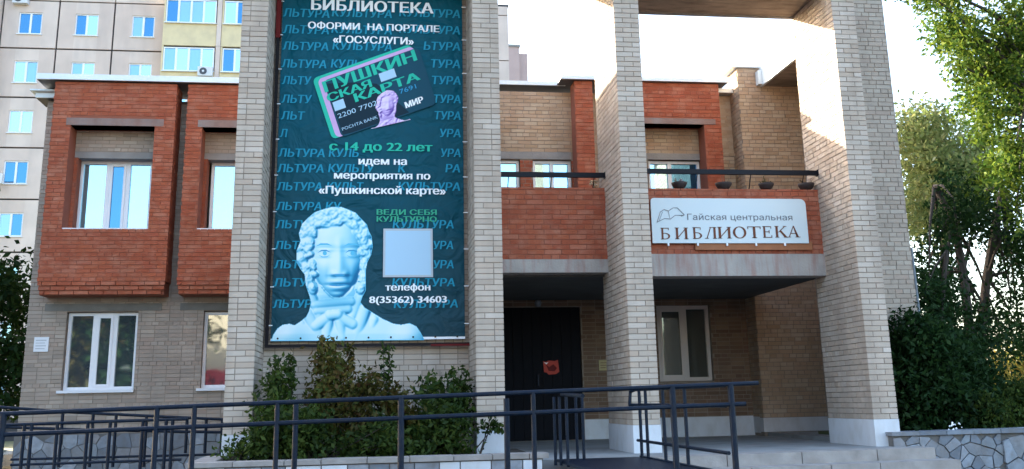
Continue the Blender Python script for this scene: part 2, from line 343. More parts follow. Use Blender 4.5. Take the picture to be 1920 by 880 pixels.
# ---- balcony
bx = [(1.70, 3.53, 3.46, 3.66), (3.89, 7.02, 3.40, 3.74)]
for (a, b, s0, s1) in bx:
    fbox('balcony_slab', 'slab', LIB, a, b, 1.06, 1.40, s0, s1)
    fbox('balcony_parapet', 'redmortar', LIB, a, b, 1.09, 1.33, s1, 4.76)
    bricks('red_brick', (a, 1.09, 0), (1, 0, 0), b-a, s1+.005, 4.775, 'run', off=.07)
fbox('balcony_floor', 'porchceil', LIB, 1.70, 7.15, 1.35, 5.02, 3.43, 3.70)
# balcony hand rails
for (a, b, z, x0, x1) in ((1.76, 3.60, 4.965, 0, 1), (3.88, 7.02, 5.04, 1, 1)):
    mb = MB().box(a, b-.02, 1.02, 1.07, z-.038, z+.038)
    if x1: mb.box(b-.03 if x0 else b-.09, b+.0 if x0 else b-.03, 1.0, 1.09, z-.05, z+.05)
    r = mb.build('balcony_railing', 'blackrail', LIB)
    m2 = MB(); k = 3 if x0 == 0 else 4
    for i in range(k): m2.tube((a+.25+(b-a-.5)*i/(k-1), 1.2, 4.74), (a+.25+(b-a-.5)*i/(k-1), 1.05, z-.03), .008, 6)
    m2.build('rail_bracket', 'blackrail', r)
# ---- left wing (wall plane 5.55, oriels 5.0)
YW, YO, YG = 5.55, 5.0, 5.66
g1 = (-5.56, -4.31, 1.90, 3.33); g2 = (-3.14, -1.70, 1.90, 3.33)
u1 = (-5.62, -4.12, 4.74, 6.72); u2 = (-3.26, -1.75, 4.74, 6.72)
LX = -6.235
hol = [(g[0]-LX, g[1]-LX, g[2], g[3]) for g in (g1, g2, (u1[0], u1[1], 4.78, 6.2), (u2[0], u2[1], 4.78, 6.2))]
wall('wall', 'mortar', LIB, (LX, YW, 0), (1, 0, 0), 4.7, 0, 7.34, .38, hol)
bl = .238; pt = .0725
bricks('brick', (LX, YW, 0), (1, 0, 0), 4.7, 1.19, 7.3, 'stack', hol, bl=bl, pitch=pt, jt=.011, row0=4, m='brickshade')
wall('lower_wall', 'mortar', LIB, (LX, YW-.03, 0), (1, 0, 0), 4.7, 0, 1.19, .1)
for (a, b) in ((-5.96, -3.76), (-3.56, -1.65)):
    # front sheet of the oriel with its opening
    ra, rb = (u1 if a < -4 else u2)[:2]; w = b-a
    h = [(ra-a, rb-a, 4.76, 6.72)]
    wall('oriel_wall', 'redmortar', LIB, (a, YO, 0), (1, 0, 0), w, 3.82, 7.56, .40, h)
    wall('oriel_wall', 'redmortar', LIB, (b-.010, YO, 0), (0, 1, 0), YW-YO, 3.82, 7.56, .1)
    bricks('red_brick', (a, YO, 0), (1, 0, 0), w, 3.83, 7.55, 'run', [(ra-a, rb-a, 4.76, 6.88)], off=.1, bl=.24, pitch=.0735)
    bricks('red_brick', (b-.010, YO+.1, 0), (0, 1, 0), YW-YO-.1, 3.83, 7.55, 'run', off=.1, bl=.24, pitch=.0735)
    for k in range(3):   # corbelled courses below
        bricks('red_brick', (a+.01+.012*k, YO+.02+.03*k, 0), (1, 0, 0), w-.02-.024*k, 3.755-.078*k, 3.755-.078*k+.066, 'run', off=.05+.12*k, bl=.24, pitch=.0735, proud=.02, row0=1)
        fbox('corbel', 'redmortar', LIB, a+.03, b-.03, YO+.035+.03*k, YW, 3.745-.078*k-(.012 if k < 2 else 0), 3.818-.078*k+(.004 if k == 0 else 0))
    fbox('lintel', 'rlint', LIB, ra-.08, rb+.16, YO-.012, YO+.36, 6.72, 6.86)
    # recess: pale brick panel above the window, grey lintel, red jamb
    fbox('recess_panel', 'mortar', LIB, ra-.1, rb+.1, YO+.42, YO+.62, 6.31, 6.9)
    bricks('brick', (ra-.05, YO+.42, 0), (1, 0, 0), rb-ra+.1, 6.33, 6.9, 'run', off=.1, bl=.24, pitch=.0735, m='brickshade')
    fbox('lintel', 'concrete', LIB, ra-.1, rb+.1, YO+.405, YO+.66, 6.19, 6.315)
    fbox('jamb', 'redmortar', LIB, ra-.1, ra+.07, YO+.40, YO+.62, 4.7, 6.2)
    bricks('red_brick', (ra-.05, YO+.40, 0), (1, 0, 0), .11, 4.76, 6.18, 'run', bl=.24, pitch=.0735)
def window(x0, x1, z0, z1, Y, sash, frame='pvc', fw=.055, panes=('gsky',), sill=None, silly=.12, sillz=.03, label=None):
    """window frame with mullions; sash = list of (x0, x1, opening leaf?)"""
    mb = MB(); n = len(sash)
    xs = [x0+(x1-x0)*s for s in sash]
    mb.box(x0, x1, Y, Y+.07, z1-fw, z1); mb.box(x0, x1, Y, Y+.07, z0, z0+fw)
    mb.box(x0, x0+fw, Y, Y+.07, z0+fw, z1-fw); mb.box(x1-fw, x1, Y, Y+.07, z0+fw, z1-fw)
    for x in xs[1:-1]: mb.box(x-fw*.7, x+fw*.7, Y, Y+.07, z0+fw, z1-fw)
    wd = mb.build('window', frame, LIB)
    if label: wd['label'] = label
    for i in range(len(xs)-1):
        a = xs[i]+(fw if i == 0 else fw*.7); b = xs[i+1]-(fw if i == len(xs)-2 else fw*.7)
        g = panes[i % len(panes)]
        if (len(xs) == 4 and i == 1) or (len(xs) == 3 and i == 0 and frame == 'oldframe'):
            m2 = MB(); f2 = .045
            m2.box(a, b, Y-.015, Y+.05, z1-fw-f2, z1-fw); m2.box(a, b, Y-.015, Y+.05, z0+fw, z0+fw+f2)
            m2.box(a, a+f2, Y-.015, Y+.05, z0+fw+f2, z1-fw-f2); m2.box(b-f2, b, Y-.015, Y+.05, z0+fw+f2, z1-fw-f2)
            m2.build('sash', frame, wd)
            fbox('pane', g, wd, a+f2, b-f2, Y+.02, Y+.03, z0+fw+f2, z1-fw-f2)
        else: fbox('pane', g, wd, a, b, Y+.045, Y+.055, z0+fw, z1-fw)
    if sill: MB().box(sill[0], sill[1], Y-silly, Y-.002, z0-sillz, z0-.004).build('sill', 'sill', wd)
    return wd
window(-5.57, -4.24, 4.80, 6.19, YG, [0, .385, .66, 1], panes=('gsky', 'gblue', 'gsky'), sill=(-5.66, -4.11), silly=.64, sillz=.035)
window(-3.155, -1.82, 4.80, 6.19, YG, [0, .385, .66, 1], panes=('gsky', 'gblue', 'gsky'), sill=(-3.29, -1.75), silly=.64, sillz=.035)
window(-5.555, -4.315, 1.93, 3.32, YG, [0, .38, .67, 1], panes=('gnd', 'gnd', 'gnd'), sill=(-5.62, -4.30), silly=.17, sillz=.05)
window(-3.14, -1.90, 1.93, 3.32, YG, [0, .38, .67, 1], panes=('gnd', 'gnd', 'gnd'), sill=(-3.2, -1.9), silly=.17, sillz=.05)
fbox('lintel', 'olint', LIB, -5.95, -3.90, YW-.02, YW+.3, 3.345, 3.475)
fbox('lintel', 'olint', LIB, -3.57, -1.70, YW-.02, YW+.3, 3.345, 3.475)
# white coping boards
fbox('coping', 'coping', LIB, -6.27, -1.66, YO-.10, YO-.06, 7.575, 7.685)
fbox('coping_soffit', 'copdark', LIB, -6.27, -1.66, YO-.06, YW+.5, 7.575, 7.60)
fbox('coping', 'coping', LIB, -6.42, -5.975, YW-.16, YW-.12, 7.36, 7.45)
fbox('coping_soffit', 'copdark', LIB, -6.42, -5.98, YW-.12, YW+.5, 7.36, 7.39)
MB().add([(-6.50, YW-.25, 7.50), (-5.99, YW-.25, 7.50), (-5.99, YW+.4, 7.66), (-6.50, YW+.4, 7.66), (-6.50, YW-.25, 7.47), (-5.99, YW-.25, 7.47), (-5.99, YW+.4, 7.47), (-6.50, YW+.4, 7.47)],
         [(0, 1, 2, 3), (7, 6, 5, 4), (0, 4, 5, 1), (1, 5, 6, 2), (2, 6, 7, 3), (3, 7, 4, 0)]).build('coping', 'coping', LIB)
# ---- middle (wall plane 5.0, frames 4.6)
YM, YF = 5.0, 4.6
fbox('coping', 'coping', LIB, 1.2, 3.72, YM-.08, YM-.04, 7.68, 7.76)
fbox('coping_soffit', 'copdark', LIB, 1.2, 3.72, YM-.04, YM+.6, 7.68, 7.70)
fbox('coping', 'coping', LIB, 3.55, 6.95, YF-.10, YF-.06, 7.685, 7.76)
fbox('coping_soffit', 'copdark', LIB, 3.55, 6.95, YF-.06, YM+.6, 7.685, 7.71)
mA = (2.0, 2.78, 5.3, 6.17); mB = (3.03, 3.80, 5.3, 6.17); mC = (5.36, 6.44, 5.3, 6.20)
eW = (5.36, 6.42, 1.88, 3.32); dr = (2.20, 3.87, .87, 3.30)
MX = 1.3
hm = [(h[0]-MX, h[1]-MX, 4.86, h[3]) for h in (mA, mB, mC)]+[(eW[0]-MX, eW[1]-MX, eW[2], eW[3]), (dr[0]-MX, dr[1]-MX, dr[2], dr[3])]
wall('wall', 'mortar', LIB, (MX, YM, 0), (1, 0, 0), 5.87, 0, 7.56, .38, hm)
bricks('brick', (MX, YM, 0), (1, 0, 0), 5.87, 6.33, 7.56, 'run', hm, off=.12, row0=2, m='brickbounce')
bricks('brick', (MX, YM, 0), (1, 0, 0), 5.87, 1.24, 3.43, 'stack', hm, off=.02, row0=1, m='brickporshade')
fbox('lintel', 'concrete', LIB, 1.4, 3.80, YM-.015, YM+.05, 6.18, 6.325)
fbox('lintel', 'concrete', LIB, 5.2, 6.47, YM-.015, YM+.05, 6.20, 6.33)
for (a, b) in ((2.78, 3.03), (1.3, 2.0), (3.80, 3.86)): bricks('red_brick', (a, YM, 0), (1, 0, 0), b-a, 4.7, 6.17, 'run', off=.03)
bricks('red_brick', (6.43, YM, 0), (1, 0, 0), .1, 4.7, 6.19, 'run', off=.03)
# red pier (left of the third pillar) and red oriel to the right of it
for (a, b, h) in ((3.83, 4.19, ()), (4.75, 6.77, ((5.2-4.75, 6.42-4.75, 4.2, 6.83),))):
    wall('oriel_wall', 'redmortar', LIB, (a, YF, 0), (1, 0, 0), b-a, 3.72, 7.68, .38, h)
    wall('oriel_wall', 'redmortar', LIB, (a, YF+.4, 0), (0, -1, 0), .39, 3.72, 7.68, .05)
    bricks('red_brick', (a, YF, 0), (1, 0, 0), b-a, 3.75, 7.67, 'run', [(x0, x1, z0, 6.96) for x0, x1, z0, _ in h], off=.11)
fbox('lintel', 'rlint', LIB, 4.9, 6.66, YF-.015, YF+.3, 6.83, 6.945)
bricks('brick', (4.19, YM-.002, 0), (1, 0, 0), .5, 3.75, 7.4, 'run', off=.12, m='brickbounce')
bricks('brick', (6.77, YM-.002, 0), (1, 0, 0), .4, 3.75, 7.56, 'run', off=.12, m='brickbounce')
fbox('coping', 'coping', LIB, 6.79, 7.16, YM-.2, YM-.15, 7.57, 7.66)
MB().add([(6.79, YM-.15, 7.64), (7.16, YM-.15, 7.64), (7.16, YM+.5, 7.9), (6.79, YM+.5, 7.9), (6.79, YM-.15, 7.57), (7.16, YM-.15, 7.57), (7.16, YM+.5, 7.57), (6.79, YM+.5, 7.57)],
         [(0, 1, 2, 3), (7, 6, 5, 4), (0, 4, 5, 1), (1, 5, 6, 2), (2, 6, 7, 3), (3, 7, 4, 0)]).build('coping', 'coping', LIB)
window(2.0, 2.77, 4.87, 6.165, YM+.08, [0, 1], panes=('gsky',))
window(3.035, 3.80, 4.87, 6.165, YM+.08, [0, .5, 1], panes=('gsky', 'gsky'))
window(5.36, 6.43, 4.87, 6.19, YM+.08, [0, .42, 1], panes=('gsky', 'gblue'))
window(5.365, 6.415, 1.89, 3.315, YM+.08, [0, .53, 1], frame='oldframe', fw=.07, panes=('gdark', 'gdark'), label='grey framed ground floor window beside the entrance')
# white base paint on porch walls, door
fbox('base_paint', 'white', LIB, 3.88, 7.16, YM-.012, YM+.1, FL, 1.225)
dm = fbox('door', 'door', LIB, 2.2, 3.865, YM+.06, YM+.12, FL, 3.30)
for k in range(9): fbox('plank', 'door', dm, 2.205+k*.185, 2.205+k*.185+.172, YM+.045, YM+.0605, FL+.03, 3.27)
fbox('handle', 'rail', dm, 3.02, 3.05, YM+.0, YM+.044, 1.85, 2.05)
# ---- right block
YB, BX = 4.5, 7.15
wall('wall', 'mortar', LIB, (BX, YB, 0), (1, 0, 0), 1.53, 0, 8.0, .4)
wall('wall', 'mortar', LIB, (BX, YB+.62, 0), (0, -1, 0), .61, 0, 8.0, .3)
bricks('brick', (BX, YB, 0), (1, 0, 0), 1.5, 1.20, 7.99, 'eng', off=.06, m='brickbounce')
bricks('brick', (BX, YB+.55, 0), (0, -1, 0), .54, 1.20, 7.99, 'run', m='brickbounce')
fbox('base_paint', 'white', LIB, BX-.012, 8.68, YB-.012, YB+.2, FL+.07, 1.19)
fbox('base_paint', 'white', LIB, BX-.012, BX+.2, YB+.18, YB+.52, FL+.05, 1.21)
fbox('coping', 'coping', LIB, BX-.12, 8.68, YB-.05, YB+.6, 8.0, 8.05)
# canopy between the block and the last pillar
fbox('canopy_slab', 'ceil', LIB, 7.66, 8.68, 1.75, YB+.02, 7.62, 7.85)
fbox('fascia', 'coping', LIB, 7.60, 7.655, 1.78, YB+.12, 7.60, 7.98)
fbox('fascia', 'coping', LIB, 7.52, 7.598, YB-.16, YB-.01, 7.62, 7.90)
# side wall behind the last pillar
wall('wall', 'mortar', LIB, (7.2, PD, 0), (1, 0, 0), 1.49, 0, TOP, .38)
wall('wall', 'mortar', LIB, (8.69, PD, 0), (0, 1, 0), 9, 0, 8.0, .3)
bricks('brick', (7.375, PD, 0), (1, 0, 0), 1.31, 1.0, TOP, 'eng', off=.02, m='bricktan')
MB().path([(8.72, PD+.03, 3.9), (8.73, PD+.03, .98)], .022, 8).build('drainpipe', 'stone', LIB)
# main volume and roofs (keep sun and sky out)
fbox('roof', 'roof', LIB, LX+.05, 1.4, YW+.4, 12, 7.3, 7.5); fbox('roof', 'roof', LIB, 1.4, 8.6, YM+.42, 12, 7.4, 7.58)
fbox('inner_wall', 'mortar', LIB, LX+.06, 8.6, 6.1, 12, 0, 7.32)
fbox('gap_wall', 'mortar', LIB, 1.1, 1.4, 1.3, 5.9, 0, 7.4)
# flagstone plinth of the left wing
def cells(w, h, n, seed, gap=.012, stretch=1.0, rot=.5):
    r = random.Random(seed); pts = []; nx = max(1, int(math.sqrt(n*w/h))); ny = max(1, int(math.ceil(n/nx)))
    for i in range(-1, nx+1):
        for j in range(-1, ny+1): pts.append(((i+.5+r.uniform(-.42, .42))*w/nx, (j+.5+r.uniform(-.42, .42))*h/ny))
    out = []
    for k, (x, y) in enumerate(pts):
        if not (0 <= x <= w and 0 <= y <= h): continue
        poly = [(0, 0), (w, 0), (w, h), (0, h)]
        def clip(poly, nx_, ny_, c):
            res = []
            for a, b in zip(poly, poly[1:]+poly[:1]):
                da, db = a[0]*nx_+a[1]*ny_-c, b[0]*nx_+b[1]*ny_-c
                if da <= 0: res.append(a)
                if (da < 0) != (db < 0) and da != db: t = da/(da-db); res.append((a[0]+(b[0]-a[0])*t, a[1]+(b[1]-a[1])*t))
            return res
        for m_, (a, b) in enumerate(pts):
            if m_ == k: continue
            dx, dy = a-x, b-y; d = math.hypot(dx, dy)
            if d > 3*max(w/nx, h/ny): continue
            poly = clip(poly, dx/d, dy/d, (x*dx+y*dy)/d+d/2-gap*r.uniform(.5, 1.3))
            if len(poly) < 3: break
        for nx_, ny_, c in ((1, 0, w-gap*.3), (-1, 0, -gap*.3), (0, 1, h-gap*.3), (0, -1, -gap*.3)):
            if len(poly) > 2: poly = clip(poly, nx_, ny_, c)
        clean = []
        for q in poly:
            if not clean or math.hypot(q[0]-clean[-1][0], q[1]-clean[-1][1]) > .012: clean.append(q)
        if len(clean) > 2: out.append(clean)
    return out
def flags(parent, O, u, w, z0, h, n, seed, th=.025, gap=.012, name='stone', m='stone'):
    u = Vector(u).normalized(); nn = Vector((u.y, -u.x, 0)); O = Vector(O); r = random.Random(seed)
    for poly in cells(w, h, n, seed, gap):
        t = th*r.uniform(.6, 1.3)
        MB().prism(poly, lambda a, b, d: tuple(O+u*a+Vector((0, 0, z0+b))+nn*d), t, -.02).build(name, m, parent)
plinth = fbox('plinth', 'stonemortar', LIB, LX-.02, -1.7, YW-.07, YW+.02, .0, 1.17)
flags(plinth, (LX, YW-.07, 0), (1, 0, 0), 4.4, .02, 1.14, 90, 3, gap=.007)
# =================================================================== PORCH, STEPS
MB().add([(1.6, -.95, .72), (7.46, -.33, .72), (7.46, 5.05, .72), (1.6, 5.05, .72), (1.6, -.95, FL-.003), (7.46, -.33, FL-.003), (7.46, 5.05, FL-.003), (1.6, 5.05, FL-.003)],
         [(0, 3, 2, 1), (4, 5, 6, 7), (0, 1, 5, 4), (1, 2, 6, 5), (2, 3, 7, 6), (3, 0, 4, 7)]).build('porch_floor', 'floor', None, kind='structure')
fbox('porch_floor_side', 'floor', None, 7.2, 8.68, 1.85, 4.48, .2, .93, kind='structure')
ST = thing('entrance_steps', 'worn grey stone steps rising to the porch beside the blue ramp landing', 'steps', (5, -1.2, 0))
for k in range(6):
    z1 = FL-.0-k*.145; yy = .33*k; x0, x1 = 3.42, 7.50+.16*k
    nsl = 4; 
    cuts = [x0, x0+1.05+.2*(k % 2), x0+2.1+.25*(k % 3), x0+3.2-.15*(k % 2), x1]
    for a, b in zip(cuts[:-1], cuts[1:]):
        fy = lambda x: -.95+.62*(x-1.6)/5.86-yy
        a2, b2 = a+.006, b-.006
        MB().add([(a2, fy(a2)-.33, z1-.145), (b2, fy(b2)-.33, z1-.145), (b2, fy(b2)+.06, z1-.145), (a2, fy(a2)+.06, z1-.145), (a2, fy(a2)-.33, z1), (b2, fy(b2)-.33, z1), (b2, fy(b2)+.06, z1), (a2, fy(a2)+.06, z1)],
                 [(0, 3, 2, 1), (4, 5, 6, 7), (0, 1, 5, 4), (1, 2, 6, 5), (2, 3, 7, 6), (3, 0, 4, 7)]).build('step_block', 'step', ST)
MB().box(3.45, 7.5, -2.4, -.9, 0, .05).build('step_bed', 'floor', ST)
# =================================================================== STONE WALLS
SW = thing('flagstone_wall', 'low retaining wall of irregular grey and blue flagstones right of the steps', 'stone wall', (9, -.1, 0))
WX0, WX1, WY, WZ = 7.18, 8.80, -.14, 1.06
fbox('core', 'stonemortar', SW, WX0, WX1, WY, WY+.35, 0, WZ-.05)
flags(SW, (WX0, WY, 0), (1, 0, 0), WX1-WX0, .25, WZ-.31, 50, 11, th=.03, gap=.007)
for k in range(11):
    a = WX0-.03+k*.41; fbox('coping_slab', 'stone', SW, a+.003, a+.407, WY-.05+.004*(k % 2), WY+.38, WZ-.05, WZ+.002*k)
fbox('core', 'stonemortar', SW, WX1, 11.4, WY+.002, WY+.352, 0, WZ-.05)
flags(SW, (WX1, WY, 0), (1, 0, 0), 2.4, .1, WZ-.16, 22, 17, th=.045, gap=.009)
PL = thing('stone_planter', 'stone edged planter full of shrubs below the blue banner', 'planter', (-.2, -.6, 0))
PZ, PY0 = .97, -1.3
fbox('core', 'stonemortar', PL, -2.12, 2.05, PY0+.05, PY0+.30, 0, PZ-.06); fbox('core', 'stonemortar', PL, -2.12, -1.9, PY0+.3, .0, 0, PZ-.06)
x = -2.15; k = 0; r = random.Random(5)
while x < 2.1:
    w = r.uniform(.42, .6); b = min(x+w, 2.12); MB().box(x+.006, b-.004, PY0-.0+r.uniform(0, .015), PY0+.34, PZ-.06, PZ-r.uniform(0, .008)).build('coping_slab', 'step', PL); x += w; k += 1
for i in range(3): MB().box(-2.15+r.uniform(0, .02), -1.86, PY0+.345+i*.42, PY0+.755+i*.42, PZ-.06, PZ+.001*i).build('coping_slab', 'step', PL)
x = -2.12
for row in range(3):
    x = -2.12
    while x < 2.0:
        w = r.uniform(.24, .42); b = min(x+w, 2.04); MB().box(x+.008, b-.006, PY0+.02+r.uniform(0, .015), PY0+.10, PZ-.07-.27*(row+1)+.012, PZ-.07-.27*row-.006).build('stone', 'white' if r.random() < .3 else 'stone', PL); x += w
fbox('soil', 'soil', PL, -1.9, 2.05, PY0+.3, 1.1, 0, PZ-.05)
# =================================================================== RAMP
RP = thing('wheelchair_ramp', 'dark blue steel wheelchair ramp with double handrails in front of the entrance', 'ramp', (0, -4, 0))
RR = .021
def rail(name, pts, r=RR): return MB().path(pts, r).build(name, 'rail', RP, smooth=False)
yN = -4.2
zt = lambda x: 1.572+.0205*(x+3.3)
def post(x, y, z0, z1, r=.026): return MB().tube((x, y, z0), (x, y, z1), r).build('post', 'rail', RP)
rail('handrail', [(-3.6, yN, zt(-3.6)), (3.70, yN, zt(3.7))]); rail('handrail', [(-3.6, yN, zt(-3.6)-.175), (3.56, yN, zt(3.56)-.19)])
for px in (8, 295, 365, 520, 752, 1000, 1262, 1372):
    x = at(px, 760, yN)[0]; post(x, yN, .42 if px < 1200 else .0, zt(x), .030 if px in (8, 752, 1262, 1372) else .023)
# inner side of the front flight
yI = -3.05
rail('handrail', [(-3.6, yI, zt(-3.6)-.06), (2.30, yI, zt(2.3)-.02)]) if False else None
for px in (555,): x = at(px, 760, -3.1)[0]; post(x, -3.1, .5, zt(x)-.02, .028)
XL, XR = 2.30, 3.36
# landing
MB().box(XL-.02, XR+.03, yN-.05, -.93, FL-.03, FL+.004).build('landing_plate', 'rail', RP)
MB().box(XL-.03, XR+.04, yN-.05, yN-.0, FL-.10, FL+.03).build('edge_beam', 'rail', RP)
MB().box(XR-.02, XR+.03, yN, -.93, FL-.08, FL+.02).build('edge_beam', 'rail', RP)
# right side rails of the landing
zr = 1.70
rail('handrail', [(XR, yN, zr), (XR, -.80, zr), (XR-.02, -.62, zr-.02), (XR-.04, -.62, zr-.19), (XR, -.80, zr-.19), (XR, yN, zr-.19)])
rail('guard_rail', [(XR, -.80, 1.07), (XR, yN, 1.07)], .018)
for y in (-.98, -1.28, -2.05, -2.9): post(XR, y, FL-.05, zr, .020)
# left side rails of the landing (towards the planter)
rail('handrail', [(XL-.35, yN, zt(2)), (XL-.35, -2.4, zr), (XL-.05, -1.0, zr)]) if False else None
for px, y in ((1040, -1.25), (1050, -1.3), (1063, -1.6), (1081, -1.0), (1093, -1.15)):
    x = at(px, 800, y)[0]; post(x, y, FL-.05, 1.63, .019)
rail('handrail', [(2.35, -1.0, 1.66), (2.2, yI, 1.63)])
x = at(950, 780, -3.4)[0]; post(x, -3.4, .5, 1.62, .03)
# deck of the front flight
MB().add([(-3.6, yN+.04, .50), (XL, yN+.04, .80), (XL, yI, .80), (-3.6, yI, .50), (-3.6, yN+.04, .46), (XL, yN+.04, .76), (XL, yI, .76), (-3.6, yI, .46)],
         [(0, 1, 2, 3), (7, 6, 5, 4), (0, 4, 5, 1), (1, 5, 6, 2), (2, 6, 7, 3), (3, 7, 4, 0)]).build('ramp_deck', 'rail', RP)
for x in (-3.4, -1.6, .2, 1.9): post(x, yI, 0, .5+.05*(x+3.4), .03)
# rear flight by the left wing
R2 = thing('ramp_rear_flight', 'second flight of the blue ramp with rails along the flagstone plinth', 'ramp', (-4.5, 1.5, 0))
def rail2(name, pts, r=.022): return MB().path(pts, r, 10).build(name, 'rail', R2)
def P(px, py, Y): x, z = at(px, py, Y); return (x, Y, z)
ya, yb = 2.6, 1.4
rail2('handrail', [P(-20, 762, ya), P(130, 773, ya), P(421, 787, ya)]); rail2('handrail', [P(-20, 800, ya), P(150, 806, ya), P(421, 811, ya)])
rail2('guard_rail', [P(20, 862, ya), P(420, 852, ya)], .018)
rail2('handrail', [P(12, 797, yb), P(250, 789, yb), P(352, 786, yb)]); rail2('guard_rail', [P(20, 872, yb), P(340, 862, yb)], .018)
for px, Y, top in ((118, ya, 773), (175, ya, 776), (218, ya, 778), (275, ya, 780), (351, ya, 784), (387, ya, 786), (417, ya, 787), (46, yb, 796), (60, yb, 795), (108, yb, 793), (165, yb, 791), (207, yb, 790), (268, yb, 789), (312, yb, 787), (324, yb, 787)):
    p = P(px, top, Y); q = P(px-4 if px < 300 else px-1, 890 if Y == yb else (876 if px < 330 else 850), Y)
    MB().tube((p[0], Y, max(q[2], .35)), p, .024, 10).build('post', 'rail', R2)
for (a, b, Y, z) in ((-7, -3.0, yb-.1, .62), (-7, -2.3, ya+.1, .66)): pass
MB().add([(-7.2, yb+.03, .66), (-2.5, yb+.03, .60), (-2.5, ya-.03, .60), (-7.2, ya-.03, .66), (-7.2, yb+.03, .60), (-2.5, yb+.03, .54), (-2.5, ya-.03, .54), (-7.2, ya-.03, .60)],
         [(0, 1, 2, 3), (7, 6, 5, 4), (0, 4, 5, 1), (1, 5, 6, 2), (2, 6, 7, 3), (3, 7, 4, 0)]).build('ramp_deck', 'rail', R2)
for x in (-6.8, -4.8, -2.7): MB().tube((x, 2.0, 0), (x, 2.0, .58), .03, 8).build('leg', 'rail', R2)
# =================================================================== SMALL THINGS ON THE FACADE
def tri(name, poly, Y, m, parent, d=.002, **k):
    return MB().prism(poly, lambda a, b, dd: (a, Y-dd, b), d, 0).build(name, m, parent, **k)
lamp = thing('wall_lamp', 'small round glass lamp above the dark entrance door', 'lamp', (3.03, 4.86, 3.36))
MB().lathe((3.03, 4.80, 3.355), [(.0, -.07), (.05, -.055), (.07, 0), (.05, .055), (.0, .07)], 16).build('globe', 'stone', lamp, smooth=True)
fbox('bracket', 'black', lamp, 3.01, 3.05, 4.80, 4.998, 3.40, 3.425)
n1 = thing('torn_notice', 'torn red paper notice pasted on the black entrance door', 'notice', (3.29, 5.03, 2.18))
tri('paper', [(3.14, 2.30), (3.19, 2.28), (3.24, 2.31), (3.36, 2.30), (3.42, 2.32), (3.44, 2.10), (3.38, 2.06), (3.24, 2.05), (3.20, 2.09), (3.15, 2.10)], YM+.044, 'pred', n1)
tri('print', [(3.19, 2.24), (3.25, 2.19), (3.33, 2.24), (3.40, 2.17), (3.35, 2.11), (3.24, 2.12)], YM+.0415, 'bred', n1, d=.001)
tri('print', [(3.15, 2.28), (3.20, 2.24), (3.24, 2.28), (3.20, 2.27)], YM+.0415, 'pwhite', n1, d=.001)
pq = thing('wall_plaque', 'small yellow plaque on the brick wall right of the entrance door', 'plaque', (4.29, 4.99, 2.2))
fbox('plate', 'pyel', pq, 4.19, 4.40, YM-.03, YM-.009, 2.11, 2.30)
for k in range(3): fbox('printed_line', 'sbrown', pq, 4.215, 4.37-.03*k, YM-.0315, YM-.03, 2.245-.045*k, 2.255-.045*k)
wp = thing('address_plate', 'pale square metal plate on the brick wall left of the ground floor window', 'plate', (-5.95, 5.5, 2.75))
fbox('plate', 'sill', wp, -6.08, -5.83, YW-.03, YW-.009, 2.62, 2.88)
for k in range(4): fbox('printed_line', 'stone', wp, -6.05, -5.87-.02*(k % 2), YW-.0315, YW-.03, 2.82-.05*k, 2.828-.05*k)
# flower pots under the balcony rail
pots = ['dark half round flower pot leftmost under the balcony rail, with a pale stone in it', 'dark flower pot second from the left on the balcony parapet, holding dry stalks',
        'dark flower pot third along the balcony parapet with a green sprout', 'dark flower pot under the right end of the balcony rail, against the last pillar']
for k, (px, lb) in enumerate(zip((1275, 1358, 1438, 1513), pots)):
    x, z = at(px, 344, 1.12); t = thing('flower_pot', lb, 'flower pot', (x, 1.15, 4.78), 'flower pots on the balcony parapet')
    s = 1.0+.06*(k % 2)
    MB().lathe((x, 1.16, 4.775), [(.0, .0), (.05*s, .0), (.09*s, .03), (.12*s, .08), (.125*s, .11), (.11*s, .11), (.0, .09)], 18).build('bowl', 'pot', t, smooth=True)
    mb = MB()
    for q in range(9 if k else 4):
        a = random.uniform(0, 6.28); mb.tube((x+.04*math.cos(a), 1.16+.04*math.sin(a), 4.86), (x+.13*math.cos(a), 1.16+.1*math.sin(a), 4.90+random.uniform(.0, .09)), .004, 4)
    mb.build('stalks', 'dry' if k != 2 else 'leafshrub', t)
    if k == 0: MB().lathe((x+.02, 1.13, 4.90), [(0, -.04), (.035, -.02), (.04, .01), (.02, .04), (0, .045)], 10).build('stone', 'stone', t)
x, z = at(1115, 349, 1.15); cr_ = thing('dry_bouquet', 'clump of beige dried flowers on the parapet beside the third pillar', 'dried flowers', (x, 1.2, 4.77))
mb = MB()
for q in range(26):
    a = random.uniform(0, 6.28); rr = random.uniform(0, .07); c = (x+rr*math.cos(a), 1.18+rr*math.sin(a), 4.80+random.uniform(0, .11)); s = random.uniform(.012, .026)
    mb.lathe(c, [(0, -s), (s, 0), (0, s)], 6)
mb.build('flowers', 'warmwall', cr_)
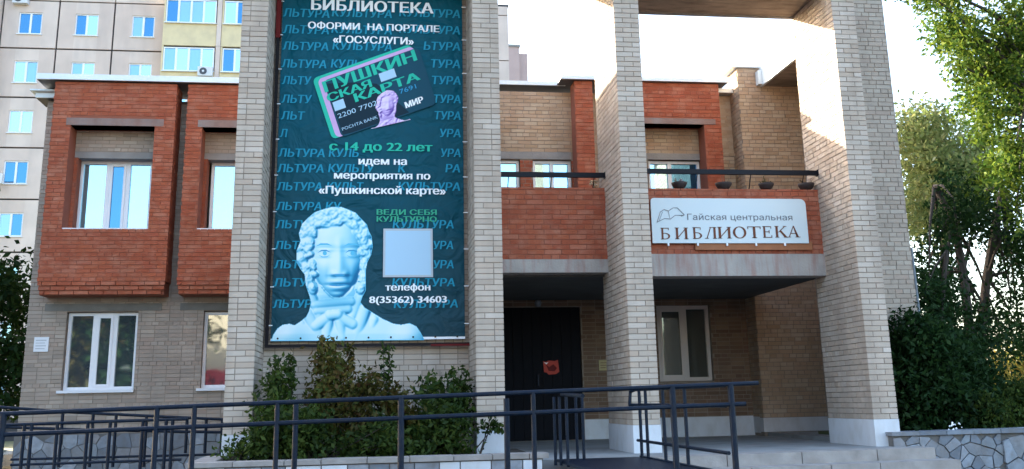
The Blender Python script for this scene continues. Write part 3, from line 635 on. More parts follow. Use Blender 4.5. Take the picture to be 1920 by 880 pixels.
# =================================================================== TEXT
from mathutils.geometry import tessellate_polygon
def outlines(body):
    """closed outlines of a line of type, as lists of points"""
    cu = bpy.data.curves.new('t', 'FONT'); cu.body = body; cu.resolution_u = 3; cu.fill_mode = 'NONE'
    o = bpy.data.objects.new('t', cu); C.objects.link(o)
    me = bpy.data.meshes.new_from_object(o.evaluated_get(bpy.context.evaluated_depsgraph_get())); bpy.data.objects.remove(o); bpy.data.curves.remove(cu)
    co = [v.co.xy for v in me.vertices]; nb = {}
    for e in me.edges:
        a, b = e.vertices; nb.setdefault(a, []).append(b); nb.setdefault(b, []).append(a)
    seen = set(); loops = []
    for st in range(len(co)):
        if st in seen or st not in nb: continue
        lp = [st]; seen.add(st); prev = None; cur = st
        while True:
            nx = [q for q in nb[cur] if q != prev and q not in seen]
            if not nx: break
            prev, cur = cur, nx[0]; lp.append(cur); seen.add(cur)
        # restore the drawing direction from the vertex order
        if len(lp) > 2:
            if lp[1] != st+1: lp = [lp[0]]+lp[:0:-1]
            loops.append([(co[k][0], co[k][1]) for k in lp])
    bpy.data.meshes.remove(me); return loops
def area(p): return sum(a[0]*b[1]-b[0]*a[1] for a, b in zip(p, p[1:]+p[:1]))/2
def inside(q, p):
    c = False
    for a, b in zip(p, p[1:]+p[:1]):
        if (a[1] > q[1]) != (b[1] > q[1]) and q[0] < (b[0]-a[0])*(q[1]-a[1])/(b[1]-a[1])+a[0]: c = not c
    return c
GL = {}
def text(s, x0, x1, z0, z1, Y, m, parent, name='lettering', bold=.02, shear=0, mat_fn=None):
    """print the words s into the rectangle x0..x1, z0..z1 (cap height) on the plane Y"""
    if s not in GL:
        L = outlines(s); V = []; Fs = []; L = [([(p[0], p[1]) for p in q], min(p[0] for p in q), max(p[0] for p in q)) for q in L]; L.sort(key=lambda q: q[1]); groups = []
        for q in L:                                   # outlines that overlap sideways make one letter
            if groups and q[1] < groups[-1][1]-.004: groups[-1][0].append(q[0]); groups[-1][1] = max(groups[-1][1], q[2])
            else: groups.append([[q[0]], q[2]])
        for gk, (lps, _) in enumerate(groups):       # fill by winding number, strip by strip
            ys = sorted({round(p[1], 2) for q in lps for p in q}); E = []
            for q in lps: E += [(a, b, 1) if a[1] < b[1] else (b, a, -1) for a, b in zip(q, q[1:]+q[:1]) if abs(a[1]-b[1]) > 1e-6]
            for y0, y1 in zip(ys[:-1], ys[1:]):
                ym = (y0+y1)/2; X_ = lambda e, y: e[0][0]+(e[1][0]-e[0][0])*(min(max(y, e[0][1]), e[1][1])-e[0][1])/(e[1][1]-e[0][1])
                cr_ = sorted([(X_(e, ym), e) for e in E if e[0][1] <= ym < e[1][1]], key=lambda t: t[0]); wnd = 0; st_ = None
                for x, e in cr_:
                    if wnd == 0: st_ = e
                    wnd += e[2]
                    if wnd == 0 and st_ is not None: b0 = len(V); V += [(X_(st_, y0), y0, gk % 2), (X_(e, y0), y0, gk % 2), (X_(e, y1), y1, gk % 2), (X_(st_, y1), y1, gk % 2)]; Fs.append((b0, b0+1, b0+2, b0+3))
        GL[s] = (np.array(V), Fs)
    co, polys = GL[s]; n = len(co)
    a0, a1 = co[:, 0].min()-bold, co[:, 0].max()+bold; H = .73; V = []; Fs = []
    for k, dx in enumerate((-bold, 0, bold) if bold else (0,)):       # the heavy cut of the letters
        cx = (co[:, 0]+dx-a0)/(a1-a0); X = x0+cx*(x1-x0); Z = z0+co[:, 1]/H*(z1-z0)
        if mat_fn: X, Z = mat_fn(cx, co[:, 1]/H)
        V += list(zip((X+shear*(Z-z0)).tolist(), (Y-.0003*k-.00015*co[:, 2]).tolist(), Z.tolist())); Fs += [tuple(i+n*k for i in p) for p in polys]
    me = bpy.data.meshes.new(name); me.from_pydata(V, [], Fs); me.materials.append(M[m])
    return link(name, me, parent)
def ptext(s, pxl, pxr, pyb, cap, Y, m, parent, rise=0, **k):
    """words whose left end, right end, base line and cap height are given where the photo shows them on the plane Y"""
    xa, za = at(pxl, pyb, Y); xb, zb = at(pxr, pyb, Y); _, zc = at((pxl+pxr)/2, pyb-cap, Y); _, zm = at((pxl+pxr)/2, pyb, Y)
    return text(s, xa, xb, zm, zc+(zm-zm), Y, m, parent, **k)
# ---- banner
BN = thing('library_banner', 'tall dark teal banner with white words, a bank card and a pale blue bust', 'banner', (-.07, 1.0, 2.4))
BL_, BR_, BB, BT = -1.46, 1.315, 2.49, 9.2
# slightly rippled sheet
nx, nz = 28, 66; vs_ = []; fs_ = []
for j in range(nz+1):
    for i in range(nx+1):
        x = BL_+(BR_-BL_)*i/nx; z = BB+(BT-BB)*j/nz
        y = 1.0+.004*math.sin(x*5+z*1.7)+.003*math.sin(z*6-x*3)+.004
        vs_.append((x, y, z))
for j in range(nz):
    for i in range(nx): a = j*(nx+1)+i; fs_.append((a, a+1, a+nx+2, a+nx+1))
MB().add(vs_, fs_).build('banner_sheet', 'banner', BN, smooth=True)
fbox('hem', 'pwhite', BN, BL_, BR_, .988, .992, BB-.005, BB+.03)
for (a, b, c, d, zz) in ((BL_-.075, BL_-.03, 2.40, 7.05, 0), (BR_+.09, BR_+.13, 2.40, 7.2, 0)):
    fr = fbox('frame_bar', 'bframe', BN, a, b, .96, 1.02, c, d)
    fbox('frame_bar', 'bred', BN, a-.012, b+.012, .95, 1.03, d, BT)
    for k in range(10): fbox('tie', 'pwhite', BN, (b if a < 0 else BR_-.01), (BL_+.02 if a < 0 else a), .985, .99, 2.7+.55*k, 2.712+.55*k)
fbox('frame_bar', 'bframe', BN, BL_-.075, BR_+.13, .962, 1.018, 2.395, 2.435)
fbox('frame_bar', 'bred', BN, BR_-.5, BR_+.13, .955, 1.0, 2.385, 2.415)
for k in range(9): MB().tube((BL_+.1+.32*k, .975, BB+.03), (BL_+.1+.32*k, .99, BB+.03), .014, 8).build('eyelet', 'black', BN)
YT = .990
G = 'pghost'
rows = [(25, [('ЛЬТУРА', 530, 618), ('КУЛЬТУРА', 622, 735), ('КУЛЬТУРА', 748, 863)]), (56, [('ЛЬТУРА', 530, 617), ('КУЛЬТУРА', 621, 735), ('КУЛЬТУРА', 748, 863)]),
        (87, [('ЛЬТУРА', 529, 616), ('КУЛЬТУРА', 623, 735), ('ЬТУРА', 794, 863)]), (120, [('ЛЬТУРА', 527, 612), ('КУЛЬ', 620, 676), ('ТУРА', 806, 863)]),
        (151, [('ЛЬТУ', 528, 582), ('ТУРА', 808, 864)]), (186, [('ЛЬТУ', 527, 583), ('ТУРА', 811, 864)]), (217, [('ЛЬТ', 526, 570), ('ТУРА', 813, 864)]), (250, [('Л', 524, 537), ('УРА', 823, 864)]),
        (287, [('ЛЬТУРА', 521, 609), ('КУЛЬ', 616, 672), ('УРА', 825, 864)]), (316, [('ЛЬТУРА', 519, 607), ('КУЛЬТУ', 615, 700), ('К', 746, 760), ('РА', 835, 863)]),
        (350, [('ЛЬТУРА', 518, 604), ('КУЛЬТ', 612, 680), ('КУЛЬТУРА', 746, 863)]), (387, [('ЛЬТУРА', 517, 603), ('КУ', 610, 638)]), (421, [('ЛЬТУ', 516, 575), ('КУЛЬТУРА', 736, 851)]),
        (460, [('ЛЬТ', 514, 560), ('УРА', 811, 850)]), (496, [('ЛЬТ', 513, 560), ('УРА', 811, 851)]), (530, [('ЛЬТУ', 512, 575), ('КУЛЬТУРА', 735, 853)]), (570, [('ЛЬТУР', 511, 583), ('КУЛЬТУРА', 738, 859)])]
for yc, ws in rows:
    for s, a, b in ws: ptext(s, a, b, yc+7.5, 15.5, YT, G, BN, bold=.03, shear=.12)
for s, a, b, yb_, cap, m in (('БИБЛИОТЕКА', 583, 813, 22, 20, 'pwhite'), ('ОФОРМИ  НА ПОРТАЛЕ', 577, 824, 57, 12.5, 'pwhite'), ('«ГОСУСЛУГИ»', 624, 776, 82, 13.5, 'pwhite'),
                            ('с 14 до 22 лет', 617, 811, 283, 16, 'pmint'), ('идем на', 672, 763, 309, 14, 'pwhite'), ('мероприятия по', 626, 807, 336, 14, 'pwhite'), ('«Пушкинской карте»', 597, 836, 364, 14.5, 'pwhite'),
                            ('ВЕДИ СЕБЯ', 706, 819, 403, 10, 'pgreen2'), ('КУЛЬТУРНО', 706, 819, 416, 10, 'pgreen2'), ('телефон', 722, 807, 545, 13, 'pwhite'), ('8(35362) 34603', 692, 838, 568, 13, 'pwhite')):
    ptext(s, a, b, yb_, cap, .982, m, BN, bold=.035)
def ppoly(name, pts, Y, m, parent, d=.0015): return tri(name, [at(a, b, Y) for a, b in pts][::-1] if False else [at(a, b, Y) for a, b in pts], Y, m, parent, d)
# the bank card: axes along its long and short side in the photo
c0, c1, c3 = (606, 152), (776, 92), (640, 256)     # top left, top right, bottom left
def card(u, v, dx=0, dy=0): return (c0[0]+(c1[0]-c0[0])*u+(c3[0]-c0[0])*v+dx, c0[1]+(c1[1]-c0[1])*u+(c3[1]-c0[1])*v+dy)
def quad(u0, v0, u1, v1, dx=0, dy=0): return [card(u0, v0, dx, dy), card(u0, v1, dx, dy), card(u1, v1, dx, dy), card(u1, v0, dx, dy)]
def rcard(u0, v0, u1, v1, ru=.05, rv=.085, dx=0, dy=0):
    pts = []
    for (cu_, cv_, a0) in ((u0+ru, v0+rv, 180), (u1-ru, v0+rv, 270), (u1-ru, v1-rv, 0), (u0+ru, v1-rv, 90)):
        for k in range(5): a = math.radians(a0+k*22.5); pts.append(card(cu_+ru*math.cos(a), cv_+rv*math.sin(a), dx, dy))
    return pts
ppoly('card_edge', rcard(-.10, -.10, .985, 1.0), .9865, 'pmint', BN, .001)
ppoly('card_edge', rcard(-.055, -.055, 1.0, 1.0), .9845, 'ppink', BN, .001)
ppoly('card', rcard(0, 0, 1.05, 1.02), .9825, 'pcard', BN, .001)
ppoly('card_shade', [card(.02, .06), card(.02, .98), card(.12, 1.0), card(.75, 1.0), card(.52, .35), card(.3, .2)], .981, 'pcard2', BN, .0005)
def ctext(s, u0, u1, v0, v1, m, bold=.03, Y=.977):
    def fn(a, b):
        U = u0+(u1-u0)*a; V = v1+(v0-v1)*b
        px = c0[0]+(c1[0]-c0[0])*U+(c3[0]-c0[0])*V; py = c0[1]+(c1[1]-c0[1])*U+(c3[1]-c0[1])*V
        o = np.array([at(float(p), float(q), Y) for p, q in zip(px, py)]); return o[:, 0], o[:, 1]
    return text(s, 0, 1, 0, 1, Y, m, BN, bold=bold, mat_fn=fn)
ctext('ПУШКИН', -.02, 1.0, .01, .20, 'pmint', .04); ctext('СКАЯ', -.02, .47, .235, .37, 'pmint', .04); ctext('КАРТА', .25, .97, .385, .53, 'pmint', .04)
ppoly('chip', quad(.57, .20, .74, .35), .9775, 'ppale', BN, .0005); ppoly('chip', quad(.02, .40, .14, .56), .9775, 'ppale', BN, .0005)
ctext('2200 7702', .03, .46, .61, .695, 'ppale', .0); ctext('7691', .72, .90, .57, .65, 'pface3', .0); ctext('POCHTA BANK', .03, .42, .86, .915, 'ppale', .0)
ctext('МИР', .73, .93, .81, .915, 'pwhite', .05)
def blob(cx, cy, rx, ry, n=18, rot=0, wob=.0, seed=0):
    r = random.Random(seed); o = []
    for k in range(n):
        a = 2*math.pi*k/n; w = 1+r.uniform(-wob, wob); x, y = rx*w*math.cos(a), ry*w*math.sin(a); c, s = math.cos(rot), math.sin(rot); o.append((cx+x*c-y*s, cy+x*s+y*c))
    return o
# small violet bust printed on the card
# plain panel, and the large generic bust of a curly haired man in a cravat
ppoly('panel', [(719, 429), (811, 429), (812, 520), (718, 520)], .984, 'pqr', BN, .001)
ppoly('panel', [(723, 433), (807, 433), (808, 516), (722, 516)], .982, 'ppale', BN, .001)
bust = [(508, 640), (512, 628), (520, 616), (530, 609), (543, 607), (552, 610), (563, 603), (574, 594), (579, 584), (583, 567), (579, 552), (573, 535), (571, 515), (563, 505), (556, 492), (556, 470), (563, 452), (560, 438), (566, 420), (578, 408), (590, 398), (607, 392), (622, 388), (640, 388),
        (656, 394), (667, 399), (677, 410), (688, 421), (692, 434), (697, 444), (699, 462), (696, 478), (689, 492), (686, 507), (686, 525), (686, 545), (680, 556), (676, 567), (684, 577), (700, 587), (718, 598), (738, 607), (752, 609), (768, 606), (781, 612), (789, 624), (796, 638)]
def relief(name, cols, mapf, YB_, st, ymax, outline):
    """a generic curly haired bust in a cravat, worked out as a relief and printed on the sheet in pale blues"""
    xs = np.arange(505, 800, st); ys = np.arange(385, ymax, st); X, Y = np.meshgrid(xs, ys)
    sq = lambda v: np.sqrt(np.clip(v, 0, None)); g = lambda cx, cy, sx, sy, a=1: a*np.exp(-((X-cx)/sx)**2/2-((Y-cy)/sy)**2/2)
    rx = np.where(Y < 492, 49, 49-18*np.clip((Y-492)/62, 0, 1)**1.3)
    face = 50*sq(1-np.abs((X-632)/rx)**2.4-np.abs((Y-478)/82)**2.6)
    nosw = 5+4.5*np.clip((Y-470)/45, 0, 1); nose = np.where((Y > 440) & (Y < 517), (4*np.clip((Y-440)/24, 0, 1)+10*np.clip((Y-466)/48, 0, 1))*np.exp(-((X-636)/nosw)**2/2), 0)*np.clip((519-Y)/3, 0, 1)
    face = np.where(face > 0, face+nose+g(625, 514, 4, 3.5, 5)+g(648, 514, 4, 3.5, 5)+g(608, 473, 15, 9, -8)+g(660, 473, 14, 9, -8)+g(608, 475, 9, 5.5, 8)+g(660, 475, 9, 5.5, 8)
        +g(608, 469, 12, 1.6, 3)+g(660, 469, 12, 1.6, 3)+g(606, 481, 10, 1.5, 1.8)+g(661, 481, 10, 1.5, 1.8)+g(606, 460, 15, 4.5, 2.6)+g(661, 460, 14, 4.5, 2.6)
        +g(634, 529, 13, 3, 4.5)+g(634, 541, 10, 3.4, 6)+g(634, 534.6, 17, 1.5, -5.5)+g(634, 547, 11, 2.6, -3.5)+g(634, 554, 11, 6, 6)+g(603, 503, 12, 12, 4)+g(665, 503, 9, 12, 4)+g(615, 520, 3, 10, -2.5)+g(655, 520, 3, 10, -2.5), 0)
    r = np.random.default_rng(12); hair = np.zeros_like(X)-99
    cur = [(574, 424, 13, 10, .6), (588, 409, 14, 10, -.4), (606, 400, 15, 10, -.1), (627, 397, 15, 9, .1), (647, 399, 14, 9, .3), (664, 408, 13, 10, .6), (678, 422, 12, 10, .9), (686, 439, 10, 12, 1.2), (690, 458, 9, 13, 1.5), (687, 478, 9, 12, .2),
           (567, 441, 10, 11, .3), (564, 462, 9, 13, 0), (566, 485, 9, 13, -.2), (597, 419, 13, 8, -.3), (617, 411, 14, 8, .1), (639, 410, 14, 8, .2), (658, 420, 12, 8, .6), (670, 433, 9, 9, .9), (583, 435, 10, 10, .7), (576, 454, 8, 11, .1), (681, 450, 7, 10, 0),
           (574, 504, 8, 12, -.3), (579, 522, 8, 13, -.2), (585, 540, 8, 11, -.3), (684, 500, 7, 12, .1), (681, 520, 7, 13, .1), (677, 540, 8, 11, .3), (608, 421, 12, 6, .2), (630, 418, 12, 6, -.2)]
    for _ in range(150):
        a, b = r.uniform(560, 698), r.uniform(392, 548)
        if (b > 426 and 590 < a < 674) or (b > 480 and 592 < a < 680) or not inside((a, b), outline): continue
        cur.append((a, b, r.uniform(4, 7.5), r.uniform(4, 7.5), r.uniform(0, 3)))
    for k, (a, b, p, q, ro) in enumerate(cur):
        c, s_ = math.cos(ro), math.sin(ro); u = ((X-a)*c+(Y-b)*s_)/(p*1.15); v = (-(X-a)*s_+(Y-b)*c)/(q*1.15); d = u*u+v*v
        base = 38-14*(abs(a-632)/65)**2
        h = base+(9*sq(1-d) if p > 7.5 else 5+6.5*sq(1-d))+1.4*np.sin(np.arctan2(v, u)*2+6*np.sqrt(d)+k)*(d < 1); hair = np.maximum(hair, np.where(d < 1, h, -99))
    cap = 34*sq(1-((X-630)/70)**2-((Y-462)/76)**2); cap = np.where((Y < 432) | (np.abs(X-632) > 43), cap, 0)
    H = np.maximum(np.maximum(face, hair), cap)
    neck = np.where((Y > 535) & (Y < 605), 24*sq(1-((X-630)/46)**2), 0)+0
    def seg(ax, ay, bx, by, wd, hh):      # a rounded fold between two points
        L2 = (bx-ax)**2+(by-ay)**2; t = np.clip(((X-ax)*(bx-ax)+(Y-ay)*(by-ay))/L2, 0, 1); d = ((X-ax-t*(bx-ax))**2+(Y-ay-t*(by-ay))**2)/wd**2
        return np.where(d < 1, hh-11+9*sq(1-d), 0)
    crav = np.where((Y > 552) & (Y < 596), 24*sq(1-((X-628)/48)**2), 0)
    for f in ((582, 552, 600, 596, 9, 34), (676, 556, 662, 592, 9, 33), (590, 572, 660, 566, 8, 36), (594, 584, 654, 580, 8, 36), (618, 592, 634, 590, 9, 44), (612, 598, 592, 612, 10, 40), (640, 596, 662, 608, 10, 40), (616, 604, 612, 632, 9, 38), (636, 602, 642, 634, 9, 38)): crav = np.maximum(crav, seg(*f))
    coat = 12+22*sq(1-((X-645)/150)**2)*np.clip((Y-566)/60, 0, 1)+g(540, 628, 22, 18, 14)+g(772, 630, 20, 18, 14)
    for f in ((578, 590, 604, 640, 11, 36), (684, 580, 664, 640, 11, 36), (566, 606, 586, 640, 8, 31), (702, 600, 690, 640, 8, 31), (552, 616, 560, 640, 6, 27), (730, 612, 722, 640, 6, 27)): coat = np.maximum(coat, seg(*f))
    coat = np.where(Y > 566, coat, -50); body = np.maximum(np.maximum(neck, np.where(crav > 5, crav, -50)), coat); H = np.where(H > 6, H, body)
    K = np.ones(3)/3
    for _ in range(1): H = np.apply_along_axis(lambda m_: np.convolve(np.pad(m_, 1, 'edge'), K, 'valid'), 1, np.apply_along_axis(lambda m_: np.convolve(np.pad(m_, 1, 'edge'), K, 'valid'), 0, H))
    gy, gx = np.gradient(H, st); gx = np.clip(gx, -2.2, 2.2); gy = np.clip(gy, -2.2, 2.2); L = np.array([-.42, -.52, .74]); sh = (-gx*L[0]-gy*L[1]+L[2])/np.sqrt(gx**2+gy**2+1)
    sh = np.clip((sh+.25)/1.2, 0, 1); sh *= 1-.42*np.exp(-((X-632)/42)**4-((Y-566)/16)**2)*(H < 34)*(1-.18*np.clip((X-640)/60, 0, 1))
    stops = np.array([0, .25, .55, .8, 1.0]); cols = np.array(cols)
    col = np.stack([np.interp(sh, stops, cols[:, k]) for k in range(3)]+[np.ones_like(sh)], -1)
    ok = np.array([[inside((x, y), outline) for x in xs] for y in ys]); V = []
    for y in ys:
        for x in xs: q = at(*mapf(float(x), float(y)), YB_); V.append((q[0], YB_, q[1]))
    n = len(xs); Fs = [(j*n+i, (j+1)*n+i, (j+1)*n+i+1, j*n+i+1) for j in range(len(ys)-1) for i in range(n-1) if ok[j, i] and ok[j+1, i+1] and ok[j, i+1] and ok[j+1, i]]
    me = bpy.data.meshes.new(name); me.from_pydata(V, [], Fs); at_ = me.color_attributes.new('print', 'FLOAT_COLOR', 'POINT'); at_.data.foreach_set('color', col.reshape(-1))
    m = bpy.data.materials.new('bust print'); m.use_nodes = True; b = m.node_tree.nodes["Principled BSDF"]; b.inputs["Roughness"].default_value = .5; b.inputs["Specular IOR Level"].default_value = .12
    ca = m.node_tree.nodes.new("ShaderNodeVertexColor"); ca.layer_name = 'print'; m.node_tree.links.new(ca.outputs[0], b.inputs["Base Color"]); me.materials.append(m)
    return link(name, me, BN)
ppoly('bust', bust, .9835, 'pface', BN, .0002)
relief('bust_print', [(.012, .16, .32), (.05, .36, .58), (.24, .64, .80), (.52, .82, .90), (.80, .94, .97)], lambda x, y: (x, y), .9832, 1.25, 640.5, bust)
relief('small_bust', [(.12, .06, .30), (.25, .14, .48), (.50, .34, .68), (.72, .52, .82), (.90, .74, .92)], lambda x, y: (727+(x-632)*.30, 196+(y-480)*.29-(x-632)*.07), .9756, 3.0, 615, bust)
for x0_ in (608, 660):
    ppoly('eye', [(x0_-13, 475), (x0_-6, 469), (x0_+4, 468.5), (x0_+13, 474), (x0_+4, 471), (x0_-6, 471.5)], .9826, 'pface3', BN, .0003)
    ppoly('eye', [(x0_-11, 478), (x0_-3, 481.5), (x0_+5, 481), (x0_+12, 477), (x0_+5, 482.5), (x0_-4, 483)], .9826, 'pface', BN, .0003)
    ppoly('eye', blob(x0_+1, 475, 4, 4.2, 10), .9826, 'pface', BN, .0003)
    ppoly('brow', [(x0_-16, 462), (x0_-7, 456.5), (x0_+6, 456.5), (x0_+15, 461), (x0_+5, 459.5), (x0_-7, 460)], .9826, 'pface', BN, .0003)
ppoly('mouth', [(615, 535), (624, 533), (634, 534.5), (645, 533), (654, 534.5), (645, 536), (633, 537), (623, 536.5)], .9826, 'pface3', BN, .0003)
ppoly('nose', [(625, 516), (631, 514.5), (642, 514.5), (648, 516), (641, 519), (632, 519)], .9826, 'pface3', BN, .0003)
# ---- library sign
SG = thing('library_sign', 'pale blue sign board with brown letters fixed to the red balcony parapet', 'sign', (5.5, 1.03, 4.2))
YS = 1.0
x0, x1, z0, z1 = 4.215, 6.735, 3.90, 4.605
pts = [(x0, z0), (x1, z0)]+[(x1-.09+.09*math.cos(math.radians(a)), z1-.09+.09*math.sin(math.radians(a))) for a in range(0, 91, 18)]+[(x0+.05+.05*math.cos(math.radians(a)), z1-.05+.05*math.sin(math.radians(a))) for a in range(90, 181, 30)]
tri('sign_panel', pts, YS+.03, 'sblue', SG, .03)
fbox('backing_board', 'wood', SG, 4.9, 6.8, YS+.032, YS+.06, 3.80, 3.93)
for k in range(5): fbox('fixing', 'pwhite', SG, 4.45+.47*k, 4.475+.47*k, YS+.0, YS+.03, 3.86, 3.90)
YS2 = YS-.004
ptext('Гайская центральная', 1289, 1486, 413, 11.5, YS2, 'sgrey', SG, bold=.0)
# serif capitals drawn from strokes; unit cell 0..1 in width and height
def glyph(ch):
    T = .17; t = .06; s = .05; L = []
    R = lambda a, b, c, d: L.append([(a, c), (b, c), (b, d), (a, d)])
    def stem(x, w=T, lo_=1, hi_=1):
        R(x, x+w, 0, 1)
        if lo_: R(x-.07, x+w+.07, 0, s)
        if hi_: R(x-.07, x+w+.07, 1-s, 1)
    def bowl(x, y0, y1, r):
        ym = (y0+y1)/2; h = (y1-y0)/2; n = 12
        o = [(x+r*math.sin(math.pi*k/n), ym-h*math.cos(math.pi*k/n)) for k in range(n+1)]
        i = [(x+(r-T*.95)*math.sin(math.pi*k/n), ym-(h-t)*math.cos(math.pi*k/n)) for k in range(n+1)]
        for k in range(n): L.append([o[k], o[k+1], i[k+1], i[k]])
    if ch == 'Б': stem(.1); R(.1, .78, 1-t, 1); R(.72, .78, .80, 1); bowl(.42, 0, .56, .46); R(.27, .44, 0, t); R(.27, .44, .5, .56)
    if ch == 'И': stem(.08); stem(.75); L.append([(.25, .12), (.25, .22), (.75, .88), (.75, .78)])
    if ch == 'Л': stem(.72); L.append([(.12, 0), (.19, 0), (.52, .95), (.47, 1)]); R(.4, .9, 1-s, 1); R(.0, .3, 0, s)
    if ch == 'О':
        n = 24
        o = [(.5+.5*math.cos(2*math.pi*k/n), .5+.52*math.sin(2*math.pi*k/n)) for k in range(n+1)]; i = [(.5+.33*math.cos(2*math.pi*k/n), .5+.46*math.sin(2*math.pi*k/n)) for k in range(n+1)]
        for k in range(n): L.append([o[k], o[k+1], i[k+1], i[k]])
    if ch == 'Т': R(.415, .585, 0, 1); R(.32, .68, 0, s); R(.03, .97, 1-t, 1); R(.03, .08, .78, 1); R(.92, .97, .78, 1)
    if ch == 'Е': stem(.12); R(.12, .86, 1-t, 1); R(.80, .86, .8, 1); R(.12, .9, 0, t); R(.84, .9, 0, .22); R(.29, .66, .48, .48+t); R(.62, .68, .38, .66)
    if ch == 'К': stem(.1); L.append([(.27, .45), (.34, .45), (.86, .96), (.76, .96)]); R(.68, .96, 1-s, 1); L.append([(.38, .56), (.52, .62), (.98, .03), (.76, .03)]); R(.70, 1.02, 0, s)
    if ch == 'А': L.append([(.08, 0), (.15, 0), (.50, .92), (.48, 1)]); L.append([(.70, 0), (.89, 0), (.54, 1), (.46, 1)]); R(.28, .72, .3, .3+t); R(-.02, .26, 0, s); R(.6, 1.0, 0, s)
    return L
word = 'БИБЛИОТЕКА'; lx = (1238, 1269, 1300, 1318+4, 1349, 1375, 1402, 1430, 1454, 1476); lw = (20, 23, 20, 24, 25, 24, 26, 22, 26, 25)
for ch, a, w in zip(word, (1239, 1266, 1299, 1322, 1346, 1375, 1402, 1430, 1453, 1477), (20, 25, 20, 23, 26, 25, 26, 20, 24, 24)):
    xa, zb = at(a, 449-.016*(a-1239), YS2); xb, _ = at(a+w, 445, YS2); _, zt_ = at(a, 449-.016*(a-1239)-21.5, YS2)
    mb = MB()
    for poly in glyph(ch): mb.prism([(xa+(xb-xa)*u_, zb+(zt_-zb)*v_) for u_, v_ in poly], lambda p, q, d: (p, YS2-d, q), .003, 0)
    mb.build('letter', 'sbrown', SG)
# open book emblem from thin strokes
def stroke(pts, wpx=1.5, m='sgrey', nm='emblem'):
    mb = MB()
    q = [Vector((*at(a, b, YS2),)) for a, b in pts]; h = .0052*wpx
    for a, b in zip(q[:-1], q[1:]):
        d = (b-a).normalized(); nn = Vector((-d.y, d.x))*h*.5
        mb.prism([tuple(a+nn), tuple(b+nn), tuple(b-nn), tuple(a-nn)], lambda p, r_, dd: (p, YS2-dd, r_), .003, 0)
    return mb.build(nm, m, SG)
stroke([(1232, 417), (1238, 398), (1245, 393), (1253, 396), (1262, 390), (1270, 390), (1283, 403), (1277, 406)]); stroke([(1232, 417), (1246, 410), (1257, 411), (1266, 404), (1283, 404)])
stroke([(1253, 396), (1256, 410)], 1.0); stroke([(1236, 414), (1242, 398)], 1.0)
# =================================================================== LIBRARY BRICKS
flush_bricks(LIB)
# =================================================================== FOLIAGE
def leafmesh(name, P, size, m, parent, seed=1, up=.3, kind=None):
    r = np.random.default_rng(seed); n = len(P); P = np.asarray(P, float)
    a = r.normal(size=(n, 3)); a /= np.linalg.norm(a, axis=1)[:, None]
    b = r.normal(size=(n, 3)); b[:, 2] += up; b -= (a*b).sum(1)[:, None]*a; b /= np.linalg.norm(b, axis=1)[:, None]
    s = (size*r.uniform(.6, 1.3, n))[:, None]; c = np.cross(a, b)
    V = np.stack([P-a*s, P+b*s*.45+c*s*.12, P+a*s, P-b*s*.45+c*s*.12], 1).reshape(-1, 3)
    me = bpy.data.meshes.new(name); me.vertices.add(4*n); me.vertices.foreach_set('co', V.ravel())
    me.loops.add(4*n); me.loops.foreach_set('vertex_index', np.arange(4*n)); me.polygons.add(n); me.polygons.foreach_set('loop_start', np.arange(n)*4); me.polygons.foreach_set('loop_total', np.full(n, 4))
    me.update(); me.validate(); me.materials.append(M[m]); return link(name, me, parent, kind)
def clump_pts(centres, n, spread, seed, squash=.8):
    r = np.random.default_rng(seed); cs = np.asarray(centres); i = r.integers(0, len(cs), n); g = r.normal(size=(n, 3))*spread; g[:, 2] *= squash
    return cs[i]+g
def grow(mb, p, d, L, r, lvl, tips, rd, spread=.55, upb=.25):
    q = p; k = 3
    for s in range(k):
        d2 = (d+Vector((rd.uniform(-.16, .16), rd.uniform(-.16, .16), rd.uniform(-.05, .12)))).normalized(); q2 = q+d2*L/k
        mb.tube(q, q2, r*(1-.2*s), 7 if lvl > 1 else 5, r*(1-.2*(s+1)), caps=False); q = q2; d = d2
        if lvl <= 2: tips.append(tuple(q))
        if lvl > 0 and s > 0:
            for _ in range(2 if lvl > 1 else 1):
                nd = (d+Vector((rd.gauss(0, spread), rd.gauss(0, spread), rd.gauss(upb, spread*.6)))).normalized(); grow(mb, q, nd, L*rd.uniform(.55, .75), r*.5, lvl-1, tips, rd, spread, upb)
    if lvl > 0: grow(mb, q, d, L*.7, r*.5, lvl-1, tips, rd, spread, upb)
    else: tips.append(tuple(q))
def tree(name, label, trunk, L, r, lvl, nleaf, lsize, spread, lm, seed, cat='tree', group=None, squash=.8, extra=None, spr=.55):
    rd = random.Random(seed); t = thing(name, label, cat, trunk[0], group); mb = MB(); tips = []
    for a, b in zip(trunk[:-1], trunk[1:]):
        i = trunk.index(a); n = len(trunk); mb.tube(a, b, r*(1-.55*i/n), 9, r*(1-.55*(i+1)/n), caps=False)
    for a in trunk[len(trunk)//2:]:
        for _ in range(2):
            d = Vector((rd.gauss(0, .8), rd.gauss(0, .8), rd.uniform(.1, .8))).normalized(); grow(mb, Vector(a), d, L*rd.uniform(.7, 1), r*.4, lvl-1, tips, rd, spr)
    d = (Vector(trunk[-1])-Vector(trunk[-2])).normalized(); grow(mb, Vector(trunk[-1]), d, L, r*.45, lvl, tips, rd, spr)
    mb.build('trunk', 'bark', t)
    if extra: tips += extra
    leafmesh('crown', clump_pts(tips, nleaf, spread, seed, squash), lsize, lm, t, seed); return t
def V3(px, py, Y): x, z = at(px, py, Y); return (x, Y, z)
